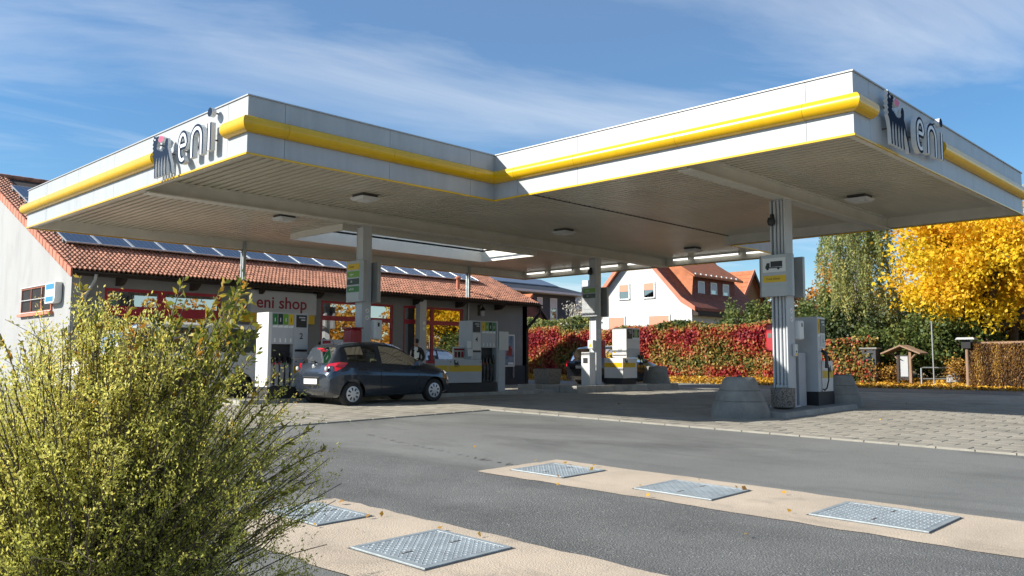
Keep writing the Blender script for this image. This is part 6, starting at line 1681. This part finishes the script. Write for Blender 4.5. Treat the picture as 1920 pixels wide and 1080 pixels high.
# vine covered wall on the far right
q0 = vg(1820, 35.0)
t = thing('vine_wall', 'square wall block hung with dry golden-brown vines on the right', 'wall', q0, R(0))
WX, WY, WH = 1.6, 3.2, 1.62
b = MB(); b.box(0.06, -WY, 0, WX, -.06, WH-.08); b.build('wall_core', WOOD_D, t)
b = MB(); b.tube([(-.02, .0, WH-.03), (-.04, -WY*.5, WH-.01), (-.02, -WY, WH-.03)], .07, 8); b.build('coping', WOOD, t, smooth=60)
m = 15000; s = -WY*rng.random(m); zz = WH*rng.random(m); dd = -.05-.16*rng.random(m)*(.4+.6*nz(np.column_stack([s*3, zz, zz]), 2))
P1 = np.column_stack([dd, s, zz]); m2 = 3500
P2 = np.column_stack([rng.uniform(0, WX, m2), np.full(m2, .02)+.1*rng.random(m2), WH*rng.random(m2)]); P3 = np.column_stack([rng.uniform(0, WX, 2500), -WY*rng.random(2500), WH+.06*rng.random(2500)])
PP = np.vstack([P1, P2, P3]); tn = np.clip(.15+.55*nz(np.column_stack([PP[:, 1]*5+PP[:, 0]*5, PP[:, 2]*.8, PP[:, 1]]), 1.3)+rng.normal(size=len(PP))*.2, 0, 1)
tag(link('vines', leaves_mesh('vines', PP, .085, L_DRY, tn, aspect=.35, axis=np.tile([0, .12, -1.], (len(PP), 1)), jitter=.35, nrm=np.tile([-1., 0, .2], (len(PP), 1))), t), kind='stuff')
q = vg(1798, 35.6); shrub('dry_shrub', 'small rusty-brown dry shrub at the foot of the lantern post', q[0], q[1], .5, 1.0, 1700, .09, L_DRY, .1, clump=.3, z=q[2])
q = vg(1662, 35.6); shrub('dry_shrub', 'low pinkish-brown dry shrub left of the information board', q[0], q[1], .7, .7, 1500, .09, L_DRY, .15, clump=.3, z=q[2])

# ------------------------------------------------ foreground bush
bc = dl(4.15, -2.02); BZ = g(bc[0], bc[1])
bush = thing('broom_bush', 'big dense yellow-green bush with thin dark twigs filling the lower left foreground', 'bush', (bc[0], bc[1], BZ))
mb = MB(); LP_, LD_, LT_ = [], [], []
def bush_top(a): return 1.0
ns = 850
for k in range(ns):
    a = rng.uniform(0, 6.283); rb = .30*math.sqrt(rng.random()); b0 = np.array([math.cos(a)*rb, math.sin(a)*rb, -.03])
    a2 = a+rng.normal()*.5; lean = rng.random()**.75
    R_ = 1.12*lean*rng.uniform(.72, 1.10); H_ = (1.58-.62*lean**2.2)*rng.uniform(.72, 1.05)
    if k >= 660: R_ = 1.05*rng.uniform(.6, 1.12); H_ = rng.uniform(.12, .9)
    sd_ = (math.cos(a2)*_r[0]+math.sin(a2)*_r[1])*R_          # the bush leans: lower towards the road side on its left
    H_ *= 1-.24*max(0, -sd_)-.05*max(0, sd_)
    e = np.array([math.cos(a2)*R_, math.sin(a2)*R_, H_])
    mid = b0+(e-b0)*np.array([.38, .38, .60])
    ts = np.linspace(0, 1, 9); pts = [(1-s_)**2*b0+2*(1-s_)*s_*mid+s_*s_*e for s_ in ts]
    pts = [p+rng.normal(size=3)*.012 for p in pts]
    mb.tube(pts, .0062, 4, r1=.0018, cap=False)
    cl = rng.normal(0, .16)
    # side twigs with small leaves
    for j in range(13):
        f = rng.uniform(.12, 1.0)**.85; i0 = min(int(f*8), 7); p = pts[i0]+(pts[i0+1]-pts[i0])*(f*8-i0); d = pts[i0+1]-pts[i0]; d /= np.linalg.norm(d)
        dv = d*.8+rng.normal(size=3)*.55+np.array([0, 0, .35]); dv /= np.linalg.norm(dv); L2 = rng.uniform(.08, .24)
        q = p+dv*L2
        if j % 3 == 0: mb.tube([p, p+dv*L2*.5+rng.normal(size=3)*.006, q], .0019, 3, r1=.001, cap=False)
        m = 22; ff = rng.random(m); PP = p+dv*L2*ff[:, None]+rng.normal(size=(m, 3))*.011
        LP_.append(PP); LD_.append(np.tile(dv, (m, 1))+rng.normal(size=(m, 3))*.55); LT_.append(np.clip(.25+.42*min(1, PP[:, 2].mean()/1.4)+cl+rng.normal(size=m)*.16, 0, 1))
mb.build('twigs', TWIG, bush)
LP_ = np.vstack(LP_); LD_ = np.vstack(LD_); LT_ = np.concatenate(LT_)
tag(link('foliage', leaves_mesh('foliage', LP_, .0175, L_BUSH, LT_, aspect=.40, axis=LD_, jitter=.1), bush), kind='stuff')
# leafy upright shoots growing out of the top and sides
SH = [(150, 520), (345, 520), (460, 515), (445, 545), (400, 580), (295, 590), (240, 575), (520, 700), (560, 700), (610, 840), (590, 800), (40, 640), (0, 625), (330, 600), (380, 640), (210, 640), (100, 690), (545, 790), (480, 620), (430, 600), (270, 640), (180, 610), (60, 760), (600, 900), (465, 530), (470, 560), (455, 580), (440, 600), (425, 570), (475, 600), (410, 610), (390, 600), (360, 610), (460, 640), (435, 650), (350, 560), (375, 630), (420, 530), (450, 560), (480, 660), (300, 620), (260, 600), (120, 620), (180, 590)]
LP_, LD_, LT_ = [], [], []; mb = MB()
for (x, y) in SH:
    e = at(x, y, 4.15+rng.uniform(-.25, .25))-np.array([bc[0], bc[1], BZ])
    b0 = np.array([e[0]*.35, e[1]*.35, .4]); mid = b0+(e-b0)*np.array([.35, .35, .62]); pts = [(1-s_)**2*b0+2*(1-s_)*s_*mid+s_*s_*e for s_ in np.linspace(0, 1, 10)]
    mb.tube(pts, .0065, 5, r1=.0022, cap=False)
    big = y < 700 and x > 120
    m = 62 if big else 40
    f = .52+.48*rng.random(m) if big else .4+.6*rng.random(m)
    i0 = np.minimum((f*9).astype(int), 8); A = np.array(pts); P0 = A[i0]+(A[i0+1]-A[i0])*(f*9-i0)[:, None]; dv = A[i0+1]-A[i0]; dv /= np.linalg.norm(dv, axis=1)[:, None]
    s = rng.normal(size=(m, 3)); s /= np.linalg.norm(s, axis=1)[:, None]; D = dv*.75+s*.8; D /= np.linalg.norm(D, axis=1)[:, None]; ll = .045 if big else .026
    LP_.append(P0+D*ll*.6); LD_.append(D); LT_.append(np.clip(rng.normal(.5, .15)+rng.normal(size=m)*.2, 0, 1))
mb.build('shoot_stems', TWIG, bush)
tag(link('shoot_leaves', leaves_mesh('shoot_leaves', np.vstack(LP_), .042, L_SHOOT, np.concatenate(LT_), aspect=.40, axis=np.vstack(LD_), jitter=.15), bush), kind='stuff')
